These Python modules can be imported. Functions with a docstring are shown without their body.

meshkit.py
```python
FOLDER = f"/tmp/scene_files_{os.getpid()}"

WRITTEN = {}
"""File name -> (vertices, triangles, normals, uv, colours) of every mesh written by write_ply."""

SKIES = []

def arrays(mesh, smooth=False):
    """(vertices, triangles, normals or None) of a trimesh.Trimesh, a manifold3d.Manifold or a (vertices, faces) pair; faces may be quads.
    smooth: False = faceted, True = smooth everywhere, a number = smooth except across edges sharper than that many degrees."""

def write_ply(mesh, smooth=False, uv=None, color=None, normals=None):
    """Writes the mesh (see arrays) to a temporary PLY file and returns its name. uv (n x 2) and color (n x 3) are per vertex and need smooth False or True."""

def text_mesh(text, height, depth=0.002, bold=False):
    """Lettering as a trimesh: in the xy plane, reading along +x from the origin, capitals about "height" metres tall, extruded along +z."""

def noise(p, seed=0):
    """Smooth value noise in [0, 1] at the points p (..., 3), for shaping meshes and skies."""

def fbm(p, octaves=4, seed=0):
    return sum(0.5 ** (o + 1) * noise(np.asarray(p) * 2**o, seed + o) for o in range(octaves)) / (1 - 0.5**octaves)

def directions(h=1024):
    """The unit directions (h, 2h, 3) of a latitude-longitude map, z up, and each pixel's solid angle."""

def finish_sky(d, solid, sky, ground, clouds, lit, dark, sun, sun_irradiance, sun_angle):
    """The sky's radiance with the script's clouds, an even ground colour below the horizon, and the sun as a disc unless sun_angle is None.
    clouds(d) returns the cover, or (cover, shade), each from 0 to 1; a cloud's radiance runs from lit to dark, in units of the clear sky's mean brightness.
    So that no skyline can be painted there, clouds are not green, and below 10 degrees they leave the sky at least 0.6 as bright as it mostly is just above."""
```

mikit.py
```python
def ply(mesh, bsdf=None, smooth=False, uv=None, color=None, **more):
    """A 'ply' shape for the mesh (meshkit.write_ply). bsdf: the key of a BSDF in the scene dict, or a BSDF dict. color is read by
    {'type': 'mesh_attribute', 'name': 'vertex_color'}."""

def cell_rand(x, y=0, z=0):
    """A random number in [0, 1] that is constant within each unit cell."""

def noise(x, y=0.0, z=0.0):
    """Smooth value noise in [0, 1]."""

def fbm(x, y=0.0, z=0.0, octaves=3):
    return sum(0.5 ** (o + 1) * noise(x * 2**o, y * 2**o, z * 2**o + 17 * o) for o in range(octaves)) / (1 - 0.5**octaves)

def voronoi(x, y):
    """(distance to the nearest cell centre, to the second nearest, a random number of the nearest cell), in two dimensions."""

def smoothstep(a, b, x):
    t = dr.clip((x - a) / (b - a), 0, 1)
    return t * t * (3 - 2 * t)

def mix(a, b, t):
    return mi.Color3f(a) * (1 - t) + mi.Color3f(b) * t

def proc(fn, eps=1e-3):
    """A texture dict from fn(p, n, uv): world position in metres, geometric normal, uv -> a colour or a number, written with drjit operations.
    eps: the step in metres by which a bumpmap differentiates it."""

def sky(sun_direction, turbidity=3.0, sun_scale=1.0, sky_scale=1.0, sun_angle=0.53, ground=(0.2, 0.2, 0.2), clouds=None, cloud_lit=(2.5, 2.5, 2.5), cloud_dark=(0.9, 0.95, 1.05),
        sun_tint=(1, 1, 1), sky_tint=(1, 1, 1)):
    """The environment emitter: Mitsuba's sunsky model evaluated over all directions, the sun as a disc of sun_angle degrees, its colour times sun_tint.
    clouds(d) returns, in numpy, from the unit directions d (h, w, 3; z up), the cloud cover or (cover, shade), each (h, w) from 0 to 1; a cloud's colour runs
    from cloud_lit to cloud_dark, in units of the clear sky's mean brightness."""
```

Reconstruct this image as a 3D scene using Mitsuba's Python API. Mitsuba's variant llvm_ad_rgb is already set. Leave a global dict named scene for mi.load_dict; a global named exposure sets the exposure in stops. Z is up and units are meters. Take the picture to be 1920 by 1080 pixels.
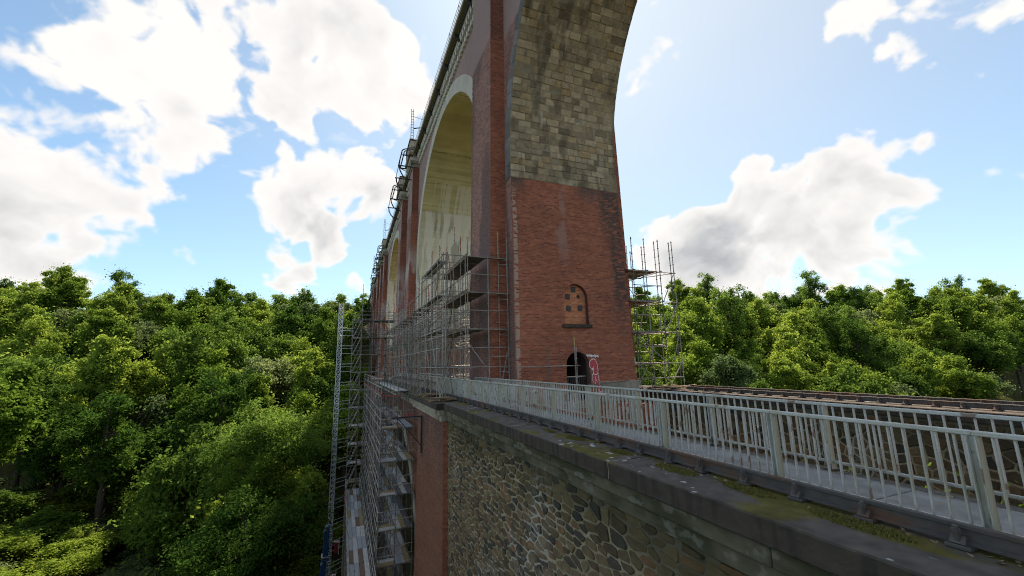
import math, random
import numpy as np, trimesh, shapely, drjit as dr, mitsuba as mi, mikit, meshkit
from shapely.geometry import Polygon, Point, LineString, box as sbox
from shapely.ops import unary_union
from scipy.spatial import Voronoi
from mikit import noise, fbm, cell_rand, smoothstep, mix

T = mi.ScalarTransform4f
rng = np.random.default_rng(7)
scene, labels = {}, {}

# ---------------------------------------------------------------- camera, sky, exposure
# x: across the viaduct (to the right), y: along the viaduct, z: up; the walkway on the lower tier is z = 0
EYE = np.array([0.0, 0.0, 1.75])
FWD = np.array([0.37309, 0.91044, 0.17863]); UP = np.array([-0.04503, -0.17454, 0.98362])
scene['camera'] = {'type': 'perspective', 'fov': 102.36, 'fov_axis': 'x', 'near_clip': 0.1, 'far_clip': 3000.0,
                   'to_world': T().look_at(origin=EYE.tolist(), target=(EYE + FWD).tolist(), up=UP.tolist())}
exposure = 2.55
SUN_AZ, SUN_EL = 27.0, 56.0
def dir_of(az, el):
    a, e = math.radians(az), math.radians(el)
    return np.array([math.sin(a) * math.cos(e), math.cos(a) * math.cos(e), math.sin(e)])

# cumulus banks: azimuth, elevation, radius (degrees), weight
BANKS = [(-2, 37, 8.5, 1.1), (5, 36.5, 5.5, 0.9), (-8, 32, 5, .9), (4, 31, 4.5, .6), (-1, 23.5, 5.5, .9), (3.5, 22.5, 4.5, .9), (-5, 22, 6, .9),
         (-2.5, 17, 4.5, .9), (-6, 13, 4, .7), (2, 12.3, 1.8, .5), (48, 14.5, 7, 1.2), (53, 20, 5, 1.0), (60, 14, 9, .9), 
         (45, 42, 3.0, .45), (-22, 30, 10, .8), (-30, 14, 9, .7), (75, 35, 9, .6), (100, 30, 14, .8), (-60, 30, 15, .8), (150, 35, 20, .8), (200, 30, 18, .8), (260, 35, 18, .8), (20, 75, 9, .3)]
HOLES = [(-3.0, 29.6, 2.3, .8), (10, 42, 3.4, .9), (8.0, 26.5, 2.6, .8), (-4.6, 15.9, 1.3, .5), (4, 14.0, 1.5, .5), (47, 26, 6, .9), (50, 36, 5, .5), (-5.6, 37.5, .9, .6)]
def clouds(d):
    q = d.copy(); z = d[..., 2]
    warp = np.stack([meshkit.fbm(q * 7.0 + k * 31.7, 5, 40 + k) - .5 for k in range(3)], -1)
    e = d + warp * .11; e = e / np.linalg.norm(e, axis=-1, keepdims=True)
    n = meshkit.fbm(e * 6.0 + 3.1, 6, 11)
    w = meshkit.fbm(e * 24.0 + 9.7, 7, 23)
    bias = np.zeros_like(z)
    for az, el, r, wt in BANKS:
        c = np.clip(e @ dir_of(az, el), -1, 1)
        bias = np.maximum(bias, wt * np.exp(-(np.degrees(np.arccos(c)) / r) ** 2 * 0.9))
    for az, el, r, wt in HOLES:
        c = np.clip(e @ dir_of(az, el), -1, 1)
        bias = bias - wt * np.exp(-(np.degrees(np.arccos(c)) / r) ** 2)
    den = bias + (n - 0.5) * 1.0 + (w - 0.5) * 0.9 - 0.30
    cover = np.clip(den / 0.20, 0, 1); cover = cover * cover * (3 - 2 * cover)
    thick = np.clip((den - 0.12) / 0.65, 0, 1)
    n2 = meshkit.fbm(e * 10.0 + 1.7, 6, 5)
    el_ = np.degrees(np.arcsin(np.clip(z, -1, 1)))
    low = np.clip((26 - el_) / 14, 0, 1)
    shade = np.clip(thick * (0.10 + 0.62 * low) + (n2 - 0.5) * 1.3 * thick, 0, 1)
    # thin high veil: the air is paler towards the sun's side of the sky
    veil = .42 * np.exp(-(np.degrees(np.arccos(np.clip(d @ dir_of(42, 40), -1, 1))) / 34) ** 2) * (.75 + .5 * meshkit.fbm(e * 3.0 + 8, 4, 61)) + .02
    fine = meshkit.fbm(e * np.array([30.0, 30.0, 55.0]) + 4.4, 6, 77)
    for az, el, r, wt in ((42.5, 34.3, 3.0, 1.0), (46.2, 36.8, 3.0, .9), (44, 42, 4.0, .7), (9.5, 40.0, 2.5, .4), (-1.5, 29.0, 3.0, .4)):
        veil = np.maximum(veil, wt * np.exp(-(np.degrees(np.arccos(np.clip(e @ dir_of(az, el), -1, 1))) / r) ** 2) * np.clip((fine - .36) / .30, 0, 1))
    return np.clip(np.maximum(cover * .97, veil), 0, 1), shade
scene['sky'] = mikit.sky(dir_of(SUN_AZ, SUN_EL), turbidity=3, clouds=clouds, cloud_lit=(2.0, 1.93, 1.84), cloud_dark=(0.82, 0.84, 0.88), sky_tint=(.98, 1.02, .92))

# ---------------------------------------------------------------- materials
def P(**k): return {'type': 'twosided', 'bsdf': {'type': 'principled', **k}}
def rgb(*c): return {'type': 'rgb', 'value': list(c)}
def bumped(d, fn, scale, eps=0.004):
    return {'type': 'twosided', 'bsdf': {'type': 'bumpmap', 'arbitrary': mikit.proc(fn, eps), 'scale': scale, 'bsdf': d}}
def C(*c): return mi.Color3f(*c)

def brick_cells(p, n):
    side = dr.abs(n.x) > dr.abs(n.y)
    u = dr.select(side, p.y, p.x) / 0.26
    v = p.z / 0.083
    row = dr.floor(v)
    u = u + 0.5 * (row - 2 * dr.floor(row / 2)) + 0.13 * cell_rand(row, 3)
    col = dr.floor(u)
    return side, u - col, v - row, col, row
def brick_mortar(fu, fv):
    return dr.minimum(smoothstep(0.0, 0.06, dr.minimum(fu, 1 - fu)), smoothstep(0.02, 0.16, dr.minimum(fv, 1 - fv)))
def brick_col(p, n, uv):
    side, fu, fv, col, row = brick_cells(p, n)
    r = cell_rand(col, row, dr.select(side, 1.0, 2.0))
    b = mix(C(.235, .074, .042), C(.36, .128, .070), r)
    b = mix(b, C(.12, .052, .04), smoothstep(.80, .98, cell_rand(col, row, 7.0)) * .5)
    b = b * (.84 + .32 * cell_rand(row, 31.0, dr.floor(col / 9 + cell_rand(row, 5.))))
    big = fbm(p.x * .35 + 3, p.y * .35, p.z * .22, 4)
    fine = fbm(p.x * 1.7, p.y * 1.7, p.z * .6, 3)
    b = b * (0.80 + 0.42 * big)
    weather = dr.select(side, 1.0, 0.0)
    # the long sides are greyed by weather, streaked with soot
    grey = mix(C(.155, .092, .080), C(.36, .215, .185), r)
    grey = mix(grey, C(.075, .068, .075), .85 * smoothstep(.42, .62, fbm(p.y * .55, p.z * .16, 4.0, 4)))
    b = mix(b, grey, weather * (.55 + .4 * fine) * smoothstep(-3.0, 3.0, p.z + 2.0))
    hi = smoothstep(21.5, 22.0, p.z)
    b = mix(b, C(.34, .245, .235), weather * hi * .75)
    b = mix(b, b * .62, (1 - weather) * hi)
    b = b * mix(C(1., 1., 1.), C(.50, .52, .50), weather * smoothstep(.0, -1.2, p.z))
    m = brick_mortar(fu, fv)
    # lime streaks, soot along the right edge of the first pier and the pale left corner
    front = (1 - weather) * smoothstep(20.9, 20.6, p.y) * smoothstep(19.0, 19.4, p.y)
    edge = smoothstep(.14, .09, dr.abs(p.x - 8.37 - .012 * p.z - .05 * noise(p.z * 1.1, 2.0))) * smoothstep(12.0, 10.5, p.z) * smoothstep(-.5, 1.5, p.z)
    soot = smoothstep(1.9, .2, dr.abs(p.x - 15.3)) * smoothstep(2.0, 7.0, p.z) * fbm(p.x * 1.3, p.z * .45, 1.0, 3)
    spk = cell_rand(col, row, 11.0)
    b = mix(b, C(.05, .036, .034), front * smoothstep(.12, .5, soot) * smoothstep(.0, .7, spk) * .9)
    b = mix(b, C(.075, .045, .04), front * smoothstep(.9, .1, dr.abs(p.x - 15.35 + .02 * p.z)) * smoothstep(1.5, 6., p.z) * smoothstep(.1, .6, spk) * .8)
    b = mix(b, C(.09, .06, .055), front * smoothstep(10.8, 12.1, p.z) * smoothstep(.45, .7, fbm(p.x * .9, p.z * .6, 5., 3)) * .8)
    lime = front * edge * smoothstep(.22, .45, spk)
    ctr = front * smoothstep(.55, .15, dr.abs(p.x - 11.4 - .25 * (noise(p.z * .5, 8.0) - .5))) * smoothstep(6.5, 9.0, p.z) * smoothstep(.35, .65, fbm(p.x * 2.5, p.z * .9, 9., 3))
    b = mix(b, C(.40, .33, .26), lime * .8)
    b = mix(b, C(.33, .22, .19), ctr * .55)
    far = smoothstep(50., 51., p.y) * smoothstep(18., 15., p.z) * smoothstep(.48, .62, fbm(p.x * .8 + p.y * .8, p.z * .35, 2., 4))
    b = mix(b, C(.46, .40, .37), far * .7)
    mort = mix(C(.20, .15, .12), C(.34, .28, .23), fine)
    mort = mix(mort, C(.40, .33, .26), lime)
    return mix(mort, b, .45 + .55 * m)
def brick_h(p, n, uv):
    side, fu, fv, col, row = brick_cells(p, n)
    return brick_mortar(fu, fv) * (.7 + .3 * cell_rand(col, row, 5.0)) + .3 * noise(p.x * 30, p.y * 30, p.z * 30)
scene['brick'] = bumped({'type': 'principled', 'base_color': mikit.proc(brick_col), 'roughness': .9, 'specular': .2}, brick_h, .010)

scene['brick_orange'] = bumped({'type': 'principled', 'base_color': mikit.proc(lambda p, n, uv: brick_col(p, n, uv) * C(1.6, 1.75, 1.5)), 'roughness': .9, 'specular': .2}, brick_h, .010)
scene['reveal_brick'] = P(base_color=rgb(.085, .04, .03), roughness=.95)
scene['passage_shade'] = P(base_color=rgb(.05, .03, .024), roughness=.95)  # near-black colour standing in for the shade deep in the doorway
def block_col(p, n, uv):
    r, r2 = cell_rand(uv.x * 977.0, 1.0), cell_rand(uv.x * 977.0, 2.0)
    b = mix(C(.225, .175, .108), C(.44, .36, .235), r)
    b = mix(b, C(.33, .235, .115), smoothstep(.86, .97, r2) * .7)
    b = mix(b, C(.12, .095, .066), smoothstep(.30, .12, r2) * .5)
    st = fbm(p.x * 1.6, p.y * .5 + 2, p.z * .35, 4)
    b = b * (.62 + .72 * fbm(p.x * 5, p.y * 5, p.z * 4, 4))
    b = mix(b, C(.050, .040, .030), smoothstep(.50, .66, st) * .6)
    b = mix(b, C(.42, .38, .29), smoothstep(.66, .8, fbm(p.x * 2.7 + 9, p.y * .7, p.z * .5, 3)) * .5)
    grey = mix(C(.10, .10, .10), C(.21, .205, .20), r)
    return dr.select(uv.y > .5, grey * (.7 + .5 * fbm(p.x * 4, p.y * 4, p.z * 4, 3)), b)
def rough_h(p, n, uv):
    return fbm(p.x * 9, p.y * 9, p.z * 9, 4)
scene['ashlar'] = bumped({'type': 'principled', 'base_color': mikit.proc(block_col), 'roughness': .9, 'specular': .2}, rough_h, .03)
scene['ashlar_joint'] = P(base_color=rgb(.24, .21, .15), roughness=.95)

def rubble_col(p, n, uv):
    r, r2 = cell_rand(uv.x * 977.0, 1.0), cell_rand(uv.x * 977.0, 2.0)
    b = mix(C(.066, .050, .031), C(.168, .122, .066), r)
    b = mix(b, C(.175, .10, .05), smoothstep(.78, .95, r2) * .75)
    b = mix(b, C(.040, .039, .036), smoothstep(.25, .1, r2) * .8)
    b = b * (.65 + .7 * fbm(p.x * 9, p.y * 9, p.z * 9, 4))
    lime = smoothstep(.52, .68, fbm(p.y * .45 + 7, p.z * .40, 3.0, 4)) * smoothstep(.35, .6, fbm(p.y * 7, p.z * 7, 1., 3)) * smoothstep(8., 11., p.y)
    b = mix(b, C(.27, .25, .20), lime * .4)
    wet = smoothstep(9.0, 3.0, p.y + 1.0 * p.z + 3.5)
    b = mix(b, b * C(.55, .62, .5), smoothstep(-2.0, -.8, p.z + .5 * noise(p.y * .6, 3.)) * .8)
    return b
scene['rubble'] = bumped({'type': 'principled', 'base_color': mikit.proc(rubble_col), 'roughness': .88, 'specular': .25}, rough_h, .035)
def mortar_col(p, n, uv):
    b = mix(C(.17, .145, .09), C(.34, .295, .19), fbm(p.y * 3, p.z * 3, p.x * 3, 4))
    b = mix(b, C(.37, .35, .30), smoothstep(.50, .66, fbm(p.y * .45 + 7, p.z * .40, 3.0, 4)) * smoothstep(8., 11., p.y))
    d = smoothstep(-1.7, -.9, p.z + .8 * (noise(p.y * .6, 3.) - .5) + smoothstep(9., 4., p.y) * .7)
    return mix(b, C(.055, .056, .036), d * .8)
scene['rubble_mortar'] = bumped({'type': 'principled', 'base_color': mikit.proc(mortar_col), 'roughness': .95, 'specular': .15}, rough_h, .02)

def coping_col(p, n, uv):
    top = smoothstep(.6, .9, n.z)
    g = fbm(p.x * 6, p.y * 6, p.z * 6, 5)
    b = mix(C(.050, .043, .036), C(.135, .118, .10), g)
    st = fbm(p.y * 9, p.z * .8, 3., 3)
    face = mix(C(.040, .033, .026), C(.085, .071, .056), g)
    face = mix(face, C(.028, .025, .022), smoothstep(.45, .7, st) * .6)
    grn = mix(C(.065, .062, .040), C(.135, .125, .085), g)
    grn = mix(grn, C(.050, .052, .030), smoothstep(.4, .62, fbm(p.y * 1.2, p.z * 3, 8., 4)))
    grn = mix(grn, C(.20, .20, .165), smoothstep(.60, .74, fbm(p.y * 4.5 + 4, p.z * 6, 2., 5)) * .5)
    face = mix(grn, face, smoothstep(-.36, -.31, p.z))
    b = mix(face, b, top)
    moss = top * smoothstep(.52, .66, fbm(p.x * 2.2, p.y * 1.1, 4., 4) + .20 * smoothstep(4.7, 5.2, p.x) * smoothstep(10.5, 5.0, p.y)) * smoothstep(7.0, 6.0, p.x)
    b = mix(b, mix(C(.055, .05, .014), C(.14, .12, .03), g), moss)
    drop = top * smoothstep(.86, .90, noise(p.x * 11., p.y * 7., 7.)) * smoothstep(.6, .65, noise(p.x * 2, p.y * .8, 1.))
    b = mix(b, C(.42, .42, .41), drop * .7)
    return b
scene['coping'] = bumped({'type': 'principled', 'base_color': mikit.proc(coping_col), 'roughness': .9, 'specular': .2}, lambda p, n, uv: fbm(p.x * 14, p.y * 14, p.z * 14, 4), .018)

def conc_col(p, n, uv):
    # board-marked concrete of the far arch lining, with lime run-off below each pour joint
    b = mix(C(.37, .325, .155), C(.55, .49, .27), fbm(p.x * .8, p.y * .35, p.z * 2.2, 4))
    b = b * (.82 + .36 * fbm(p.x * .45 + 3, p.y * .2, p.z * .5, 4))
    lifts = sum(smoothstep(.05, .0, dr.abs(p.z - z_ - .12 * (noise(p.x * 1.5, z_) - .5))) for z_ in (18.0, 21.0, 23.9, 26.2))
    b = mix(b, C(.11, .095, .05), dr.minimum(lifts, 1.) * smoothstep(.3, .6, fbm(p.x * 1.2, p.z, 3., 3)) * .8)
    bd = p.z / .18; b = b * (.88 + .24 * cell_rand(dr.floor(bd), 4.))
    u = p.x + .25 * noise(p.z * .6, 2.)
    def runs(top, f, k, th): return smoothstep(th, th + .10, fbm(u * f + k, p.z * .10, k, 4) + .06 * smoothstep(top - 2.0, top, p.z)) * smoothstep(top + .06, top - .06, p.z)
    w = dr.maximum(dr.maximum(runs(24.0, 3.1, 2.0, .53) * .7, runs(21.05, 1.7, 6.0, .47)), runs(18.0, 2.6, 9.0, .52))
    b = mix(b, mix(C(.50, .47, .36), C(.62, .59, .50), noise(u * 3, p.z * .5)), smoothstep(21.1, 20.9, p.z) * .45)
    b = mix(b, C(.68, .65, .56), w * .65)
    dark = smoothstep(.55, .68, fbm(u * 2.3 + 11, p.z * .3, 4., 4)) * smoothstep(23., 19., p.z)
    b = mix(b, C(.16, .14, .09), dark * .55)
    face = smoothstep(.7, .9, dr.abs(n.x))
    return dr.select(face > .5, mix(C(.36, .335, .27), C(.50, .47, .40), fbm(p.y * 1.2, p.z * 1.2, 1., 3)), b)
scene['concrete'] = bumped({'type': 'principled', 'base_color': mikit.proc(conc_col), 'roughness': .92, 'specular': .15}, lambda p, n, uv: noise(p.x * .5, 1., p.z * 11) + .4 * fbm(p.x * 6, p.y * 6, p.z * 6, 3), .012)

def dress_col(p, n, uv):
    g = fbm(p.x * 2.2, p.y * 2.2, p.z * 2.2, 4)
    b = mix(C(.20, .175, .13), C(.36, .325, .255), g)
    return mix(b, C(.07, .065, .055), smoothstep(.5, .7, fbm(p.x * 1.1, p.y * 1.1, p.z * .6 + 4, 4)) * .7)
scene['dressed_stone'] = bumped({'type': 'principled', 'base_color': mikit.proc(dress_col), 'roughness': .9, 'specular': .2}, rough_h, .015)
scene['corbel_stone'] = P(base_color=rgb(.50, .47, .40), roughness=.9)
scene['slab_dark'] = P(base_color=rgb(.21, .19, .13), roughness=.95)
def path_col(p, n, uv):
    g = fbm(p.x * 5, p.y * 5, 1., 5)
    b = mix(C(.155, .148, .135), C(.29, .28, .26), g)
    dirt = smoothstep(6.1, 5.75, p.x) + smoothstep(6.85, 7.15, p.x)
    return mix(b, C(.075, .068, .05), dr.clip(dirt, 0, 1) * smoothstep(.3, .6, fbm(p.x * 4, p.y * 3, 6., 3)) * .85)
scene['path_concrete'] = bumped({'type': 'principled', 'base_color': mikit.proc(path_col), 'roughness': .93}, rough_h, .006)
def paint_col(p, n, uv):
    g = fbm(p.x * 7, p.y * 7, p.z * 7, 4)
    b = mix(C(.37, .38, .345), C(.50, .505, .46), g)
    b = mix(b, C(.30, .29, .20), smoothstep(.45, .7, fbm(p.x * 3, p.y * 2.3, p.z * 2., 3)) * .6)
    b = mix(b, C(.15, .075, .035), smoothstep(.66, .74, fbm(p.x * 9, p.y * 6, p.z * 5 + 3, 4)) * .75)
    return mix(b, C(.09, .075, .05), smoothstep(.18, .04, p.z) * smoothstep(.3, .55, g) * .8)
scene['rail_paint'] = {'type': 'twosided', 'bsdf': {'type': 'principled', 'base_color': mikit.proc(paint_col), 'roughness': .5, 'specular': .4}}
scene['post_paint'] = P(base_color=rgb(.38, .375, .27), roughness=.6)
def rust_col(p, n, uv):
    g = fbm(p.x * 8, p.y * 8, p.z * 8, 4)
    return mix(mix(C(.045, .042, .038), C(.12, .11, .10), g), C(.13, .065, .035), smoothstep(.5, .7, fbm(p.x * 3 + 5, p.y * 2, p.z * 5, 3)) * .7)
scene['old_steel'] = {'type': 'twosided', 'bsdf': {'type': 'principled', 'base_color': mikit.proc(rust_col), 'roughness': .65, 'metallic': .3}}
scene['black_steel'] = P(base_color=rgb(.022, .022, .024), roughness=.55)
def galv_col(p, n, uv):
    g = noise(p.x * 2.1, p.y * 2.1, p.z * 1.3)
    return mix(C(.15, .132, .11), C(.40, .37, .32), g)
scene['galvanised'] = {'type': 'twosided', 'bsdf': {'type': 'principled', 'base_color': mikit.proc(galv_col), 'roughness': .5, 'metallic': .35}}
scene['galvanised_dull'] = P(base_color=rgb(.14, .13, .115), roughness=.65, metallic=.2)
scene['galvanised_new'] = P(base_color=rgb(.55, .57, .58), roughness=.45, metallic=.3)
scene['red_paint'] = P(base_color=rgb(.33, .035, .035), roughness=.5)
scene['yellow_paint'] = P(base_color=rgb(.45, .36, .05), roughness=.5)
scene['board_grey'] = P(base_color=rgb(.28, .28, .27), roughness=.7)
scene['board_dark'] = P(base_color=rgb(.10, .10, .10), roughness=.8)
scene['board_pale'] = P(base_color=rgb(.42, .40, .36), roughness=.7)
scene['board_brown'] = P(base_color=rgb(.15, .09, .052), roughness=.85)
scene['board_ochre'] = P(base_color=rgb(.25, .185, .09), roughness=.8)
def timber_col(p, n, uv):
    g = fbm(p.x * 3, p.y * 3, p.z * 40, 3)
    return mix(C(.16, .105, .06), C(.36, .26, .16), g)
scene['timber'] = {'type': 'twosided', 'bsdf': {'type': 'principled', 'base_color': mikit.proc(timber_col), 'roughness': .85}}
scene['cabin_blue'] = P(base_color=rgb(.02, .065, .19), roughness=.4)
scene['cabin_red'] = P(base_color=rgb(.26, .018, .03), roughness=.5)
scene['white_paint'] = P(base_color=rgb(.75, .75, .73), roughness=.6)
scene['graffiti_red'] = P(base_color=rgb(.42, .05, .06), roughness=.6)
scene['sign_yellow'] = P(base_color=rgb(.46, .48, .10), roughness=.6)
scene['plate_grey'] = P(base_color=rgb(.045, .045, .043), roughness=.7)
scene['dark_inside'] = P(base_color=rgb(.03, .025, .022), roughness=.95)
def ground_col(p, n, uv):
    g = fbm(p.x * .35, p.y * .35, p.z * .2, 5)
    return mix(C(.028, .030, .014), C(.075, .078, .028), g)
scene['forest_floor'] = bumped({'type': 'principled', 'base_color': mikit.proc(ground_col, .05), 'roughness': 1.0, 'specular': 0.}, lambda p, n, uv: fbm(p.x, p.y, p.z, 4), .4, .05)
def leaf_bsdf(lo, hi, name):
    def col(p, n, uv):
        t = .75 * smoothstep(.2, .8, noise(p.x * .085 + 5, p.y * .085, p.z * .05)) + .35 * uv.x - .05
        return mix(C(*lo), C(*hi), dr.clip(t, 0, 1))
    scene[name] = {'type': 'principledthin', 'base_color': mikit.proc(col), 'roughness': .55, 'diff_trans': 1.25, 'spec_trans': 0.0, 'eta': 1.35}
leaf_bsdf((.08, .16, .02), (.36, .47, .075), 'leaf_fresh')
leaf_bsdf((.042, .10, .018), (.20, .31, .055), 'leaf_dark')
leaf_bsdf((.09, .15, .055), (.29, .36, .15), 'leaf_silver')
scene['bark'] = P(base_color=rgb(.055, .045, .035), roughness=.95)
scene['moss_tuft'] = P(base_color=rgb(.13, .12, .025), roughness=1.0)

# ---------------------------------------------------------------- mesh helpers
def put(key, mesh, m, smooth=False, label=None, cat=None, group=None, kind=None, uv=None, **more):
    if key in scene:
        i = 1
        while f'{key}_{i:03d}' in scene: i += 1
        key = f'{key}_{i:03d}'
    scene[key] = mikit.ply(mesh, m, smooth=smooth, uv=uv, **more) if not isinstance(mesh, dict) else {**mesh, 'bsdf': {'type': 'ref', 'id': m}, **more}
    tag(key, label, cat, group, kind)
    return key
COUNT = {}
def numbered(key):
    n = COUNT.get(key, -1) + 1; COUNT[key] = n
    return key if n == 0 else f'{key}_{n:03d}'
def add(parent, part, mesh, m, to=None, kind=None, smooth=False, uv=None, label=None):
    key = numbered(f'{parent}__{part}')
    if isinstance(mesh, dict): scene[key] = {**mesh, 'bsdf': {'type': 'ref', 'id': m}}
    else: scene[key] = mikit.ply(mesh, m, smooth=smooth, uv=uv)
    if to is not None: scene[key]['to_world'] = to
    if kind or label: tag(key, label, None, None, kind)
    return key
def tag(key, label=None, cat=None, group=None, kind=None):
    e = {k: v for k, v in (('label', label), ('category', cat), ('group', group), ('kind', kind)) if v}
    if e: labels.setdefault(key, {}).update(e)

def boxm(x0, x1, y0, y1, z0, z1, bevel=0.0):
    if bevel <= 0:
        return trimesh.creation.box(bounds=[[x0, y0, z0], [x1, y1, z1]])
    b = bevel; pts = []
    for sx in (0, 1):
        for sy in (0, 1):
            for sz in (0, 1):
                X, Y, Z = (x1 if sx else x0), (y1 if sy else y0), (z1 if sz else z0)
                ix, iy, iz = (-b if sx else b), (-b if sy else b), (-b if sz else b)
                pts += [(X, Y + iy, Z + iz), (X + ix, Y, Z + iz), (X + ix, Y + iy, Z)]
    return trimesh.convex.convex_hull(np.array(pts))
def cat(ms): return trimesh.util.concatenate(ms)
def tubem(p0, p1, r, sides=8, cap=True):
    p0, p1 = np.asarray(p0, float), np.asarray(p1, float)
    d = p1 - p0; L = np.linalg.norm(d); d = d / L
    a = np.cross(d, [0, 0, 1.0] if abs(d[2]) < .9 else [1.0, 0, 0]); a /= np.linalg.norm(a); b = np.cross(d, a)
    t = np.arange(sides) * 2 * np.pi / sides
    ring = np.cos(t)[:, None] * a + np.sin(t)[:, None] * b
    v = np.vstack([p0 + ring * r, p1 + ring * r, p0[None], p1[None]]); i = np.arange(sides); j = (i + 1) % sides
    f = [np.stack([i, j, j + sides], 1), np.stack([i, j + sides, i + sides], 1)]
    if cap: f += [np.stack([j, i, i * 0 + 2 * sides], 1), np.stack([i + sides, j + sides, i * 0 + 2 * sides + 1], 1)]
    return trimesh.Trimesh(v, np.vstack(f), process=False)
def pipe(points, r, sides=8):
    return cat([tubem(a, b, r, sides) for a, b in zip(points[:-1], points[1:])])
def barm(p0, p1, w, h):
    """rectangular bar from p0 to p1, w horizontal, h the other way"""
    p0, p1 = np.asarray(p0, float), np.asarray(p1, float); d = p1 - p0; L = np.linalg.norm(d); d /= L
    a = np.cross(d, [0, 0, 1.0]) if abs(d[2]) < .95 else np.array([1.0, 0, 0]); a /= np.linalg.norm(a); b = np.cross(a, d)
    v = [q + sa * a * w / 2 + sb * b * h / 2 for q in (p0, p1) for sa in (-1, 1) for sb in (-1, 1)]
    return trimesh.convex.convex_hull(np.array(v))
def extr(poly, xl, xr):
    """a polygon in (y, z) extruded across the viaduct between x = xl(y, z) and xr(y, z)"""
    ms = []
    for g in getattr(poly, 'geoms', [poly]):
        m = trimesh.creation.extrude_polygon(g, 1.0, engine='earcut')
        y, z, t = m.vertices.T
        x = xl(y, z) * (1 - t) + xr(y, z) * t
        ms.append(trimesh.Trimesh(np.stack([x, y, z], 1), m.faces, process=False))
    return cat(ms)
def bend(m):
    """the track swings gently to the right beyond the second pier"""
    m = m.copy(); v = m.vertices.copy(); v[:, 0] += .0125 * np.maximum(0, v[:, 1] - 52.0); m.vertices = v
    return m
def XL(y, z): return 8.22 + .012 * z
def XR(y, z): return 15.78 - .016 * z
CTUBE = mikit.ply(tubem((0, 0, 0), (0, 0, 1), 1.0, 8), None, smooth=40)
CBOX = mikit.ply(boxm(-.5, .5, -.5, .5, -.5, .5), None)
def along(p0, p1, r):
    p0, p1 = np.asarray(p0, float), np.asarray(p1, float); d = p1 - p0; L = np.linalg.norm(d); d /= L
    a = np.cross(d, [0, 0, 1.0] if abs(d[2]) < .9 else [1.0, 0, 0]); a /= np.linalg.norm(a); b = np.cross(d, a)
    M = np.eye(4); M[:3, 0], M[:3, 1], M[:3, 2], M[:3, 3] = a * r, b * r, d * L, p0
    return T(M)
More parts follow.
